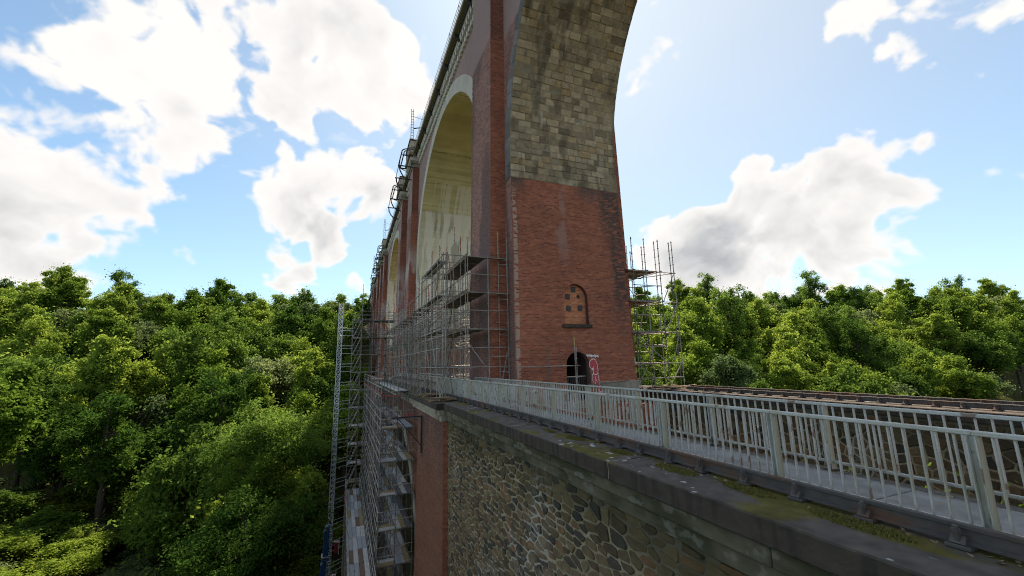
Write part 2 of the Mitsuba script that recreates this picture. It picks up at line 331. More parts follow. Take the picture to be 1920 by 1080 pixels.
def boxed(x0, x1, y0, y1, z0, z1):
    return T().translate([(x0 + x1) / 2, (y0 + y1) / 2, (z0 + z1) / 2]).scale([x1 - x0, y1 - y0, z1 - z0])
def bumpy(m, amp, freq, seed=0):
    m = m.copy(); v = m.vertices
    d = np.stack([meshkit.fbm(v * freq + k * 17.3, 3, seed + k) for k in range(3)], 1) - .5
    m.vertices = v + d * amp * 2
    return m

# ---------------------------------------------------------------- ground
def height(x, y):
    x, y = np.asarray(x, float), np.asarray(y, float)
    ye = y + .33 * np.maximum(0, x - 26) 
    near = np.where(y < 1.0, -2.6 - .0 * y, -2.6 - .74 * (y - 1.0))
    near = np.where((x > 4.6), near - 1.0, near)
    near = np.where((x < -6) & (y < 1), near - (-6 - x) * .2, near)
    far = -31 + np.maximum(0, ye - 57) * .435 - np.maximum(0, ye - 150) * .30
    left = -31 + np.maximum(0, -x - 3) * .42
    h = np.maximum(np.maximum(near, far), np.minimum(left, -15) - 0 * x)
    h = np.maximum(h, -31)
    h = h + 2.2 * (meshkit.fbm(np.stack([x * .05, y * .05, x * 0], -1), 4, 3) - .5) * np.clip((np.hypot(x, y) - 20) / 30, 0, 1)
    return h
gx = np.concatenate([np.arange(-420, -120, 20), np.arange(-120, 160, 3.0), np.arange(160, 601, 20)])
gy = np.concatenate([np.arange(-160, -20, 20), np.arange(-20, 190, 3.0), np.arange(190, 701, 20)])
GX, GY = np.meshgrid(gx, gy, indexing='ij')
GV = np.stack([GX, GY, height(GX, GY)], -1).reshape(-1, 3)
ii, jj = np.meshgrid(np.arange(len(gx) - 1), np.arange(len(gy) - 1), indexing='ij'); k0 = (ii * len(gy) + jj).ravel(); w = len(gy)
put('hillside_ground', trimesh.Trimesh(GV, np.vstack([np.stack([k0, k0 + w, k0 + w + 1], 1), np.stack([k0, k0 + w + 1, k0 + 1], 1)]), process=False), 'forest_floor', smooth=True, kind='structure')

# ---------------------------------------------------------------- the viaduct, upper tier
V = 'railway_viaduct'
tag(V, 'tall red brick railway viaduct with stone lined arches marching away over the wooded valley', 'viaduct')
SPR, R = 13.95, 13.45          # springing height and arch radius
ARCHES = [(6.75, 13.45), (38.85, 13.45), (85.2, 13.45), (119.3, 3.9), (137.5, 7.6), (172.0, 7.0)]
PILASTERS = [21.0, 53.2, 65.2, 101.2, 112.8, 126.0, 148.0, 158.5]
PW = 4.0
def opening(yc, r, z0=-6.0, batter=.025):
    th = np.linspace(0, np.pi, 41)
    arc = [(yc + r * np.cos(t), SPR + r * np.sin(t)) for t in th]
    d = batter * (SPR - z0)
    return Polygon([(yc + r - d, z0)] + arc + [(yc - r + d, z0)])
ring_t = {0: .72, 1: 1.35, 2: 1.35, 3: .8, 4: 1.0, 5: 1.0}
holes = []
for k, (yc, r) in enumerate(ARCHES):
    op = opening(yc, r)
    holes.append(op)
solid = sbox(-40, -5.0, 230, 29.35)
for op in holes: solid = solid.difference(op)
front = solid.intersection(sbox(-40, -5, 52, 40)); back = solid.intersection(sbox(52, -5, 230, 40))
# the first pier carries a doorway and a blind window: it is cut out and carved
pier_poly = front.intersection(sbox(18, -5, 27, SPR)); rest = front.difference(sbox(18, -5, 27, SPR))
for g in getattr(rest, 'geoms', [rest]): add(V, 'spandrel_wall', extr(g, XL, XR), 'brick')
for g in getattr(back, 'geoms', [back]): add(V, 'spandrel_wall', bend(extr(g, XL, XR)), 'brick')
def archpoly(xc, w, zs, zb):
    th = np.linspace(0, np.pi, 25)
    return Polygon([(xc + w / 2, zb)] + [(xc + w / 2 * math.cos(t), zs + w / 2 * math.sin(t)) for t in th] + [(xc - w / 2, zb)])
def cutter(poly, y0, y1):
    m = trimesh.creation.extrude_polygon(poly, y1 - y0, engine='earcut'); x, z, t = m.vertices.T
    m = trimesh.Trimesh(np.stack([x, y0 + t, z], 1), m.faces[:, ::-1], process=False); m.fix_normals(); return m
pier = extr(pier_poly, XL, XR); pier.merge_vertices(); pier.fix_normals()
DX, DW = 11.96, 1.48
door_cut = cutter(archpoly(DX, DW, 1.52, -.35), 17, 24.6)
WX, WW = 12.07, 1.56
win_cut = cutter(archpoly(WX, WW, 5.30, 3.78), 17, 20.26)
pier = trimesh.boolean.difference([pier, door_cut, win_cut], engine='manifold')
PK = add(V, 'pier', pier, 'brick')
# arched soldier courses around the openings, a hair proud of the face
def yf(z): return 19.851 + .025 * z           # the front face of the first pier
def arch_bricks(xc, w, zs, n, depth, part):
    for i in range(n):
        a0, a1 = math.pi * i / n + .003, math.pi * (i + 1) / n - .003
        r0, r1 = w / 2 + .01, w / 2 + depth
        q = [(xc + rr * math.cos(a), zs + rr * math.sin(a)) for a, rr in ((a0, r0), (a1, r0), (a1, r1), (a0, r1))]
        v = np.array([(x, yf(z) + dy, z) for dy in (-.002, .05) for x, z in q])
        add(PK, part, trimesh.convex.convex_hull(v), 'brick')
arch_bricks(DX, DW, 1.52, 34, .50, 'arch_brick'); arch_bricks(WX, WW, 5.30, 34, .46, 'arch_brick')
add(PK, 'window_sill', boxm(11.10, 12.98, yf(3.6) - .12, yf(3.6) + .2, 3.58, 3.78, .015), 'coping', label='dark weathered stone sill under the blind arched window')
for (px, pz, rot) in ((12.08, 5.80, 0), (11.69, 5.38, 2), (11.73, 4.71, 12), (12.48, 4.74, 0)):
    m = boxm(-.15, .15, -.02, .02, -.155, .155, .006); m.apply_transform(trimesh.transformations.rotation_matrix(math.radians(rot), [0, 1, 0])); m.apply_translation([px, 20.245, pz])
    add(PK, 'cover_plate', m, 'plate_grey')
add(PK, 'vent_cross', cat([boxm(12.28, 12.50, 20.238, 20.256, 5.36, 5.46), boxm(12.34, 12.44, 20.234, 20.257, 5.30, 5.52)]), 'dark_inside', label='small dark cross shaped vent hole in the blind window')
bp = trimesh.creation.extrude_polygon(archpoly(WX, WW - .01, 5.30, 3.785), .02, engine='earcut'); x_, z_, t_ = bp.vertices.T
add(PK, 'blind_panel', trimesh.Trimesh(np.stack([x_, 20.252 + t_, z_], 1), bp.faces[:, ::-1], process=False), 'brick_orange', label='orange brick infill of the blind arched window')
rv = archpoly(WX, WW - .004, 5.30, 3.782).difference(archpoly(WX, WW - .022, 5.30, 3.5))  # thin lining just inside the window recess, darker than the pier brick
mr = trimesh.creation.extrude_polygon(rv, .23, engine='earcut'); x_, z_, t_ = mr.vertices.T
add(PK, 'window_reveal', trimesh.Trimesh(np.stack([x_, yf(z_) + .03 + t_ * .9, z_], 1), mr.faces[:, ::-1], process=False), 'reveal_brick', label='thin dark lining round the reveal of the blind arched window')
lin = archpoly(DX, DW - .004, 1.52, -.348).difference(archpoly(DX, DW - .06, 1.52, -.6))  # shell added inside the passage, its dark colour paints the interior shade
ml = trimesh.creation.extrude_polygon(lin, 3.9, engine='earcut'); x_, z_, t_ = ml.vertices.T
add(PK, 'passage_lining', trimesh.Trimesh(np.stack([x_, 20.25 + t_, z_], 1), ml.faces[:, ::-1], process=False), 'passage_shade', label='added dark lining painting the shade inside the doorway passage')
add(PK, 'passage_end', boxm(DX - .72, DX + .72, 24.2, 24.4, -.34, 2.24), 'passage_shade')  # end wall in the same painted shade
# stone plinth right of the doorway
for x0, x1 in ((12.86, 13.55), (13.56, 14.42), (14.43, 15.2), (15.21, 15.86)):
    add(PK, 'plinth_stone', boxm(x0, x1, 19.74, 20.6, -.5, .60 + .01 * (x0 % .3), .02), 'dressed_stone')
add(PK, 'plinth_stone', boxm(10.75, 11.2, 19.74, 20.4, -.5, .34, .03), 'dressed_stone')
add(PK, 'door_sill', boxm(11.0, 12.84, 19.70, 20.5, -.75, -.35, .02), 'dressed_stone')
GK = 'iron_gate'
tag(GK, 'low grey barred gate standing inside the dark pier doorway', 'gate')
add(GK, 'handrail', barm((11.26, 20.35, .92), (12.66, 20.35, .92), .05, .06), 'rail_paint')
add(GK, 'foot_rail', barm((11.26, 20.35, -.05), (12.66, 20.35, -.05), .05, .05), 'rail_paint')
for i in range(12): add(GK, 'bar', barm((11.32 + i * .117, 20.35, -.32), (11.32 + i * .117, 20.35, .9), .02, .03), 'galvanised_dull')

# pilasters, their caps, refuge boxes and corbel tables
def pil_x(z): return 7.24 + .0165 * z
for k, y0 in enumerate(PILASTERS):
    for sd in (0, 1):
        if sd and k > 0: continue
        if sd == 0: f0, f1 = (lambda y, z: pil_x(z)), (lambda y, z: 8.9 + 0 * z)
        else: f0, f1 = (lambda y, z: 15.0 + 0 * z), (lambda y, z: 24.0 - pil_x(z) )
        b = .012
        pg = Polygon([(y0 - b * 0, -5), (y0 + PW, -5), (y0 + PW - .10, 28.3), (y0 + .10, 28.3)])
        add(V, 'pilaster', bend(extr(pg, f0, f1)), 'brick')
        if sd: continue
        xo = pil_x(28.3)
        add(V, 'pilaster_cap', bend(cat([boxm(xo - .12, 8.8, y0 - .05, y0 + PW + .05, 28.3, 28.75, .03), boxm(xo - .28, 8.8, y0 - .2, y0 + PW + .2, 28.753, 29.2, .03)])), 'dressed_stone')
        for i in range(7):
            yy = y0 - .1 + i * (PW + .2 - .28) / 6
            add(V, 'cap_corbel', bend(boxm(xo - .42, 8.7, yy, yy + .28, 29.203, 29.9, .02)), 'corbel_stone')
        add(V, 'refuge_floor', bend(boxm(xo - .62, 8.7, y0 - .45, y0 + PW + .45, 29.903, 30.5, .04)), 'dressed_stone')
        rb = add(V, 'refuge_wall', bend(boxm(xo - .5, 8.4, y0 - .3, y0 + PW + .3, 30.503, 32.0, .03)), 'dressed_stone')
        add(rb, 'coping_slab', bend(boxm(xo - .6, 8.46, y0 - .4, y0 + PW + .4, 32.003, 32.2, .03)), 'coping')
# cornice: corbels, slab, pipe, brackets, hand rail
def clear_of_pilasters(y): return all(not (p - .5 < y < p + PW + .5) for p in PILASTERS)
cor_far = []
for i in range(340):
    y = 12.0 + i * .60
    if not clear_of_pilasters(y) or y > 190: continue
    m = bend(cat([boxm(8.15, 8.75, y, y + .30, 29.08, 29.545, .02), boxm(8.34, 8.75, y, y + .30, 28.5, 29.08, .02)]))
    if y < 110: add(V, 'corbel', m, 'corbel_stone')
    else: cor_far.append(m)
add(V, 'corbels', cat(cor_far), 'corbel_stone', kind='stuff')
sp = sorted(PILASTERS); segs = [(-30, sp[0] - .46)] + [(a + PW + .46, b - .46) for a, b in zip(sp[:-1], sp[1:])] + [(sp[-1] + PW + .46, 200)]
for a, b in segs:
    add(V, 'corbel_course', bend(boxm(8.12, 8.75, a, b, 29.55, 29.99, .03)), 'corbel_stone')
    n = max(1, round((b - a) / 8)); e = np.linspace(a, b, n + 1)
    for c, d in zip(e[:-1], e[1:]):
        add(V, 'deck_slab', bend(boxm(7.60, 8.9, c + .01, d - .01, 30.0, 30.42, .03)), 'slab_dark')
    add(V, 'service_pipe', bend(tubem((8.0, a, 29.84), (8.0, b, 29.84), .075)), 'black_steel')
    for y in np.arange(a + 1.2, b - .4, 3.9):
        if y > 120 or y < 8: continue
        add(V, 'pipe_bracket', bend(cat([boxm(7.75, 8.16, y, y + .2, 29.72, 29.98, .01), barm((7.85, y + .1, 29.75), (8.6, y + .1, 29.0), .2, .12)])), 'black_steel')
add(V, 'deck', bend(extr(sbox(-30, 29.36, 52, 30.6), lambda y, z: 8.8 + 0 * z, lambda y, z: 16.3 + 0 * z)), 'slab_dark')
add(V, 'deck', bend(extr(sbox(52.01, 29.36, 205, 30.6), lambda y, z: 8.8 + 0 * z, lambda y, z: 16.3 + 0 * z)), 'slab_dark')
HR = 'deck_edge_railing'
tag(HR, 'thin dark handrail along the top edge of the viaduct deck', 'railing')
for a, b in segs:
    for z in (30.95, 31.4): add(HR, 'rail', bend(tubem((7.68, a, z), (7.68, b, z), .022)), 'galvanised_dull')
    for y in np.arange(a + .3, min(b, 140), 3.2): add(HR, 'post', bend(tubem((7.68, y, 30.42), (7.68, y, 31.42), .02)), 'galvanised_dull')

# arch linings: thick rings of dressed stone or concrete
for k, (yc, r) in enumerate(ARCHES):
    t = ring_t[k]; th = np.linspace(0, np.pi, 61)
    zb = 12.12 if k == 0 else (5.0 if k < 3 else 10)
    d = .025 * (SPR - zb); sk = .012
    pts = [(yc + (r - sk) - d, zb)] + [(yc + (r - sk) * math.cos(a), SPR + (r - sk) * math.sin(a)) for a in th] + [(yc - (r - sk) + d, zb)]
    pts += [(yc - r - t + d, zb)] + [(yc + (r + t) * math.cos(a), SPR + (r + t) * math.sin(a)) for a in th[::-1]] + [(yc + r + t - d, zb)]
    m = extr(Polygon(pts), lambda y, z: XL(y, z) - .025, lambda y, z: XR(y, z) + .025)
    if k >= 2: m = bend(m)
    ak = add(V, 'arch_ring', m, 'ashlar_joint' if k == 0 else 'concrete')
    if k == 0: RING = ak
# every block of the near arch
yc, r = ARCHES[0]
def prof(s):
    """distance up the soffit from the brickwork -> (y, z, outward normal y, z)"""
    L = SPR - 12.12
    if s < L: return yc + r - .025 * (L - s), 12.12 + s, -1.0, 0.0
    a = (s - L) / r
    return yc + r * math.cos(a), SPR + r * math.sin(a), -math.cos(a), -math.sin(a)
def frustum(base, top):
    n = len(base); v = np.vstack([base, top, top.mean(0)[None]]); i = np.arange(n); j = (i + 1) % n
    return v, np.vstack([np.stack([i, j, j + n], 1), np.stack([i, j + n, i + n], 1), np.stack([i + n, j + n, i * 0 + 2 * n], 1)])
def emit(parent, part, stuff, blocks, m, limit=295):
    """blocks: (weight, v, f, uv); the heaviest become parts, the rest one mesh"""
    blocks.sort(key=lambda b: -b[0])
    for w_, v, f, uv in blocks[:limit]: add(parent, part, trimesh.Trimesh(v, f, process=False), m, uv=uv)
    tail = blocks[limit:]
    if tail:
        at = np.cumsum([0] + [len(b[1]) for b in tail])
        add(parent, stuff, trimesh.Trimesh(np.vstack([b[1] for b in tail]), np.vstack([b[2] + a for b, a in zip(tail, at)]), process=False), m, uv=np.vstack([b[3] for b in tail]), kind='stuff')
def seen(v):
    c = v[:].mean(0) - EYE; dist = np.linalg.norm(c); e = np.ptp(v, axis=0); return float(np.linalg.norm(e)) ** 2 / dist ** 2
blocks = []; s = .0; row = 0; bid = 0
while s < 21.0:
    h = .40 + rng.uniform(-.035, .045)
    s0, s1 = s + .008, s + h - .008
    def xl(s_): z = prof(s_)[1]; return XL(0, z) - .02
    def xr(s_): z = prof(s_)[1]; return XR(0, z) + .02
    xs = [0.0]; x = (.92 if row % 2 else .52)
    tot = xr(s) - xl(s)
    while x < tot - .75:
        xs.append(x); x += rng.uniform(.38, .95)
    xs += [tot - (.5 if row % 2 else .75)] if tot - xs[-1] > 1.2 else []
    xs.append(tot); ns = 2 if s > 1.6 else 1
    for a, b in zip(xs[:-1], xs[1:]):
        ga = 0 if a == 0 else .010; gb = 0 if b == tot else .010
        pr = .012 + rng.uniform(.004, .05); bv = .018
        corners = [(xl(s0) + a + ga, s0), (xl(s0) + b - gb, s0), (xl(s1) + b - gb, s1), (xl(s1) + a + ga, s1)]
        base, top = [], []
        jit = rng.uniform(-.006, .006, 4)
        for (cx, cs), (ix, is_), jt in zip(corners, ((1, 1), (-1, 1), (-1, -1), (1, -1)), jit):
            y, z, ny, nz = prof(cs); base.append((cx, y + ny * .0, z + nz * .0))
            y, z, ny, nz = prof(cs + is_ * bv); base_x = cx + ix * bv
            top.append((base_x, y + ny * (pr + jt), z + nz * (pr + jt)))
        v, f = frustum(np.array(base), np.array(top)); bid += 1
        u = np.full((len(v), 2), [(bid * .6180339) % 1.0, .2])
        blocks.append((seen(v) * (1 if s < 13.5 else .02), v, f, u))
    s += h; row += 1
emit(RING, 'soffit_stone', 'soffit_stones', blocks, 'ashlar')
vs = []; s = 0.0; i = 0
while s < 21:
    h = .86; dep = .62 if i % 2 else .80
    a_, b_ = s + .008, s + h - .008
    for lo, hi in (((0, 1),) if i % 2 else ((0, .5), (.5, 1))):
        cs = [(a_, lo), (b_, lo), (b_, hi), (a_, hi)]
        base, top = [], []
        for (q, d_), sg in zip(cs, ((1, 1), (-1, 1), (-1, -1), (1, -1))):
            for lst, ins, pr in ((base, 0, 0.0), (top, .012, .022)):
                y, z, ny, nz = prof(q + sg[0] * ins); dd = d_ * dep + sg[1] * (ins + .004)
                yy, zz = y - ny * dd, z - nz * dd
                lst.append((XL(0, zz) - .026 - pr, yy, zz))
        v, f = frustum(np.array(base), np.array(top)); bid += 1
        vs.append((1, v, f, np.full((len(v), 2), [(bid * .6180339) % 1.0, .9])))
    s += h; i += 1
emit(RING, 'voussoir', 'voussoirs', vs, 'ashlar')

# ---------------------------------------------------------------- graffiti on the first pier (paint, a few millimetres thick)
GR = 'graffiti'
tag(GR, 'vertical red bubble letters outlined in white with a white scrawl above, beside the pier doorway', 'graffiti')
def gx_(x, z): return (x, z)
def paint(poly, m, lift, part):
    ms = []
    low = poly.intersection(sbox(12.862, -9, 40, .598)); poly = poly.difference(sbox(12.862, -9, 40, .603))
    parts_ = [g for q_ in (low, poly) for g in getattr(q_, 'geoms', [q_]) if g.geom_type == 'Polygon' and g.area > 1e-5]
    for g in parts_:
        mm = trimesh.creation.extrude_polygon(g, .004, engine='earcut'); x, z, t = mm.vertices.T
        yb = 19.74 + 0 * z if g.bounds[3] < .6 and g.bounds[0] > 12.86 else yf(z)
        mm = trimesh.Trimesh(np.stack([x, yb - lift + t, z], 1), mm.faces[:, ::-1], process=False); ms.append(mm)
    add(GR, part, cat(ms), m)
L1 = LineString([(12.81, 1.50), (12.82, 1.62), (12.95, 1.70), (13.02, 1.50), (13.03, 1.16)]).buffer(.145)
L2 = Polygon([(12.86, .98), (12.88, .66), (12.97, .54), (13.08, .54), (13.15, .68), (13.14, .98), (13.0, .94)]).buffer(.05)
L3 = Polygon([(12.90, .44), (13.06, .44), (13.26, .26), (13.29, .0), (13.12, -.12), (13.05, -.36), (12.93, -.40), (12.86, -.05)]).buffer(.05)
z1, z2, z3 = L1, L2.difference(L1.buffer(.03)), L3.difference(L2.buffer(.03))
for zz in (z1, z2, z3):
    paint(zz.buffer(.026), 'white_paint', .010, 'outline'); paint(zz, 'graffiti_red', .013, 'letter')
paint(LineString([(12.91, 1.42), (12.90, 1.30), (12.78, 1.26)]).buffer(.015), 'white_paint', .016, 'stroke')
paint(LineString([(13.01, .92), (13.01, .68), (13.06, .67)]).buffer(.013), 'white_paint', .016, 'stroke')
paint(LineString([(13.06, .16), (13.10, -.02), (13.2, .10), (13.22, -.02)]).buffer(.013), 'white_paint', .016, 'stroke')
x = 12.50
for i in range(9):
    h = rng.uniform(.08, .2); p0 = (x, 2.05 - i * .006)
    paint(LineString([p0, (x + .05, p0[1] + h * .5), (x + .09, p0[1] - h * .55), (x + .12, p0[1] + h * .2), (x + .04, p0[1] - .02)]).buffer(.011), 'white_paint', .012, 'scrawl'); x += .085

# yellow boards on the right pilaster
SG = 'yellow_sign'
tag(SG, 'small yellow notice board fixed low on the right pilaster', 'sign')
add(SG, 'notice_board', boxm(15.98, 16.62, 20.90, 20.94, 1.42, 1.92, .005), 'sign_yellow')
add(SG, 'notice_panel', boxm(16.0, 16.66, 20.90, 20.94, .98, 1.28, .005), 'sign_yellow')
add(SG, 'pictogram', cat([boxm(16.30, 16.58, 20.893, 20.899, 1.5, 1.78), ]), 'white_paint')
add(SG, 'pictogram', cat([boxm(16.36, 16.42, 20.888, 20.892, 1.64, 1.72), boxm(16.47, 16.53, 20.888, 20.892, 1.57, 1.66)]), 'dark_inside')

# ---------------------------------------------------------------- lower tier
LW = 'rubble_abutment'
tag(LW, 'rubble stone retaining wall with dark coping carrying the walkway at right', 'wall')
WALLX = 4.62
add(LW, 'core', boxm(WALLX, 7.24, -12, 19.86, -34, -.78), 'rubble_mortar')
add(LW, 'base_moulding', boxm(4.56, 5.6, -12, 19.45, -.80, -.553, .012), 'coping')
e = [-12, -6.2, -1.2, 3.6, 8.9, 13.7, 18.2, 19.45]
for a, b in zip(e[:-1], e[1:]):
    add(LW, 'moulding_stone', boxm(4.475 + rng.uniform(-.01, .01), 5.6, a + .006, b - .006, -.553, -.303, .02), 'coping')
e = [-12.4, -7.7, -3.0, 1.75, 6.5, 11.24, 16.0, 19.38]
def coping_stone(x0, x1, a, b, z0, z1):
    m = boxm(x0, x1, a + .007, b - .007, z0, z1, .018)
    m = m.subdivide_to_size(.22); return bumpy(m, .010, 3.0, int(a * 7) % 50)
for a, b in zip(e[:-1], e[1:]):
    add(LW, 'coping_stone', coping_stone(4.39, 5.60, a, b, -.30, -.002), 'coping')
for a, b in ((16.0, 11.24),): pass
for y in (6.5, 11.24):
    add(LW, 'joint_mortar', boxm(4.402, 4.9, y - .010, y + .010, -.29, .003), 'dressed_stone')
# the wall's stones
pts = []; ST = .44                       # stones lie flat: the cells are drawn in a space squeezed along the wall
zz = -.70; row = 0
while zz > -15.5:
    ymax = 19.9; yy = -5.0 + (.24 if row % 2 else 0)
    while yy < ymax:
        if zz > min(-2.0, 1.2 - .66 * max(yy, 0)) - 2.6: pts.append((yy * ST + rng.uniform(-.066, .066), zz + rng.uniform(-.055, .055)))
        yy += .39 + rng.uniform(-.08, .10)
    zz -= .172; row += 1
pts = np.array(pts)
pts = pts[rng.random(len(pts)) > .10]
vor = Voronoi(pts); stones = []
clip = sbox(-4.2, -40, 19.50, -.81)
for pi_, reg in enumerate(vor.point_region):
    rg = vor.regions[reg]
    if -1 in rg or len(rg) < 3: continue
    pg = Polygon(vor.vertices[rg] / [ST, 1.0])
    if pg.area > 1.2: continue
    pg = pg.intersection(clip).buffer(-.019)
    if pg.is_empty or pg.geom_type != 'Polygon': continue
    sh = rng.uniform(.02, .042); rd = pg.buffer(-sh).buffer(sh * .95, quad_segs=2).simplify(.008)
    if rd.is_empty or rd.geom_type != 'Polygon' or rd.area < .004: continue
    q = np.array(rd.exterior.coords)[:-1]
    if not rd.exterior.is_ccw: q = q[::-1]
    q = q + rng.normal(0, .010, q.shape)
    c = q.mean(0); pr = rng.uniform(.012, .038); n = len(q)
    tilt = rng.normal(0, .05, 2)
    def ring(sc, p):
        w_ = c + (q - c) * sc
        return np.stack([WALLX - p - (w_ - c) @ tilt * (p > 0), w_[:, 0], w_[:, 1]], 1)
    A, B, D = ring(1.0, 0.0), ring(.965, pr * .8), ring(.80, pr)
    cen = np.array([[WALLX - pr * 1.03, c[0], c[1]]])
    v = np.vstack([A, B, D, cen]); i = np.arange(n); j = (i + 1) % n
    f = np.vstack([np.stack(x_, 1) for x_ in ((i, j + n, j), (i, i + n, j + n), (i + n, j + 2 * n, j + n), (i + n, i + 2 * n, j + 2 * n), (i + 2 * n, i * 0 + 3 * n, j + 2 * n))])
    stones.append((seen(v), v, f, np.full((len(v), 2), [rng.random(), .5])))
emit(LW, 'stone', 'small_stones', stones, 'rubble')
# far side of the lower tier
add(V, 'retaining_wall', boxm(17.52, 19.35, -12, 60, -34, -.34), 'rubble_mortar')
fst = []
pts = np.array([(y + rng.uniform(-.16, .16), z + rng.uniform(-.1, .1)) for y in np.arange(1.0, 20.6, .40) for z in np.arange(-.5, -4.6, -.31)])
pts = pts[rng.random(len(pts)) > .12]
vor = Voronoi(pts)
for reg in vor.point_region:
    rg = vor.regions[reg]
    if -1 in rg or len(rg) < 3: continue
    pg = Polygon(vor.vertices[rg]).intersection(sbox(0, -4.7, 20.4, -.4)).buffer(-.03)
    if pg.is_empty or pg.geom_type != 'Polygon' or pg.area > .5 or pg.area < .01: continue
    q = np.array(pg.exterior.coords)[:-1]
    if pg.exterior.is_ccw: q = q[::-1]
    c = q.mean(0); pr = rng.uniform(.02, .06)
    A = np.stack([np.full(len(q), 17.52), q[:, 0], q[:, 1]], 1); w_ = c + (q - c) * .82
    B = np.stack([np.full(len(q), 17.52 - pr), w_[:, 0], w_[:, 1]], 1)
    v, f = frustum(A, B); fst.append((seen(v), v, f[:, ::-1] if False else f, np.full((len(v), 2), [rng.random(), .5])))
FK = f'{V}__retaining_wall'
emit(FK, 'stone', 'small_stones', fst, 'rubble', 250)
for a, b in zip(np.arange(-7.0, 24, 4.75), np.arange(-2.25, 29, 4.75)):
    add(FK, 'coping_stone', boxm(17.42, 19.6, a + .006, b - .006, -.335, -.002, .02), 'coping')
add(V, 'void_floor', boxm(7.24, 17.52, -12, 20.3, -5.2, -4.55), 'forest_floor')
add(V, 'inner_facing', boxm(7.15, 7.238, -12, 19.8, -4.6, -.30), 'rubble_mortar')
add(V, 'walkway_kerb', boxm(7.06, 7.30, -12, 23.4, -.30, -.02, .02), 'coping')
tag('walkway_path', kind='structure')
for y in np.arange(-12, 52, 2.2): add('walkway_path', 'slab', boxm(5.603, 7.058, y + .006, y + 2.194, -.32, -.012 - rng.uniform(0, .006), .006), 'path_concrete')
# lower pier, its brick face beside the rubble wall, lower arches
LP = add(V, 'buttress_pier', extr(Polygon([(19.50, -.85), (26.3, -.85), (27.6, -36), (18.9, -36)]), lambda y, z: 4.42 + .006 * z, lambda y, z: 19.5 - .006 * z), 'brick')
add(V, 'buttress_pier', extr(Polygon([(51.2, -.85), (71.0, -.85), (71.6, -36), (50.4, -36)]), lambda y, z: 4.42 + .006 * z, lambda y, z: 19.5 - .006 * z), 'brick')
LYC, LR, LZ = 38.8, 11.6, -14.3
th = np.linspace(0, np.pi, 49)
ap = Polygon([(LYC + LR, -36)] + [(LYC + LR * math.cos(a), LZ + LR * math.sin(a)) for a in th] + [(LYC - LR, -36)])
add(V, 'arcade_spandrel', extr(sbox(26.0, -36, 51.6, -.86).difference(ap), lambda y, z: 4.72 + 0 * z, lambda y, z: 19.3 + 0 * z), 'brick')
rg_ = [(LYC + (LR - .02) * math.cos(a), LZ + (LR - .02) * math.sin(a)) for a in th] + [(LYC + (LR + .9) * math.cos(a), LZ + (LR + .9) * math.sin(a)) for a in th[::-1]]
add(V, 'arcade_ring', extr(Polygon([(LYC + LR - .02, -34)] + rg_[:49] + [(LYC - LR + .02, -34), (LYC - LR - .9, -34)] + rg_[49:] + [(LYC + LR + .9, -34)]), lambda y, z: 4.68 + 0 * z, lambda y, z: 19.35 + 0 * z), 'dressed_stone')
add(V, 'arcade_spandrel', extr(sbox(71.2, -36, 200, -.86), lambda y, z: 6.0 + 0 * z, lambda y, z: 19.3 + 0 * z), 'brick')
for a, b in ((19.39, 23.3), (23.31, 27.9)):
    add(LP, 'coping_stone', coping_stone(4.06, 5.60, a, b, -.30, -.002), 'coping')
    add(LP, 'moulding_stone', boxm(4.20, 5.6, a + .05, b, -.56, -.303, .02), 'dressed_stone')
    add(LP, 'moulding_stone', boxm(4.30, 5.6, a + .07, b, -.84, -.563, .02), 'dressed_stone')
for a in np.arange(27.91, 60, 4.75):
    add(V, 'deck_coping', boxm(4.36, 5.60, a, a + 4.74, -.30, -.002, .02), 'coping')
    add(V, 'deck_moulding', boxm(4.50, 5.60, a, a + 4.74, -.84, -.303, .02), 'dressed_stone')
add(V, 'walkway_deck', boxm(7.06, 17.40, 25.6, 60, -.9, -.03), 'coping')
add(V, 'walkway_edge', boxm(17.42, 19.6, 26.25, 60, -.335, -.004, .02), 'coping')
# iron hanging bracket on the brick face
IB = 'iron_wall_bracket'
tag(IB, 'black iron triangular bracket fixed to the lower brick pier face', 'bracket')
add(IB, 'upright', barm((4.32, 24.6, -1.1), (4.32, 24.6, -3.1), .09, .09), 'black_steel')
add(IB, 'arm', barm((4.34, 24.6, -1.12), (2.7, 24.6, -1.12), .08, .08), 'black_steel')
add(IB, 'brace', barm((4.3, 24.6, -2.7), (3.0, 24.6, -1.15), .05, .05), 'black_steel')

# ---------------------------------------------------------------- old rails used as kerbs
def rail_section(x, a, b, z=0.0):
    q = [(-.07, 0), (.07, 0), (.07, .012), (.012, .03), (.012, .115), (.036, .125), (.036, .155), (.028, .163), (-.028, .163), (-.036, .155), (-.036, .125), (-.012, .115), (-.012, .03), (-.07, .012)]
    m = trimesh.creation.extrude_polygon(Polygon(q), b - a, engine='earcut'); u, w_, t = m.vertices.T
    m = trimesh.Trimesh(np.stack([x + u, a + t, z + w_], 1), m.faces[:, ::-1], process=False); return m
def kerb_rail(name, label, x, a, b, step, sgn, group):
    tag(name, label, 'rail', group)
    for s_ in np.arange(a, b, 12.0): add(name, 'rail_length', rail_section(x, s_, min(b, s_ + 11.99), .045), 'old_steel')
    for y in np.arange(a + .45, b, step):
        y += rng.uniform(-.05, .05)
        xx = x + sgn * .10
        ck = add(name, 'chair', cat([boxm(x - .13, x + .13, y - .09, y + .09, .003, .042, .008), barm((xx, y, .04), (xx - sgn * .04, y, .105), .11, .045)]), 'old_steel')
        add(ck, 'bolt', cat([tubem((xx, y, .08), (xx, y, .20), .022, 6), tubem((xx, y, .14), (xx, y, .175), .036, 6)]), 'old_steel')
kerb_rail('kerb_rail', 'rusty old rail bolted along the coping at the foot of the near railing', 5.33, -1.0, 30.0, .72, -1, None)
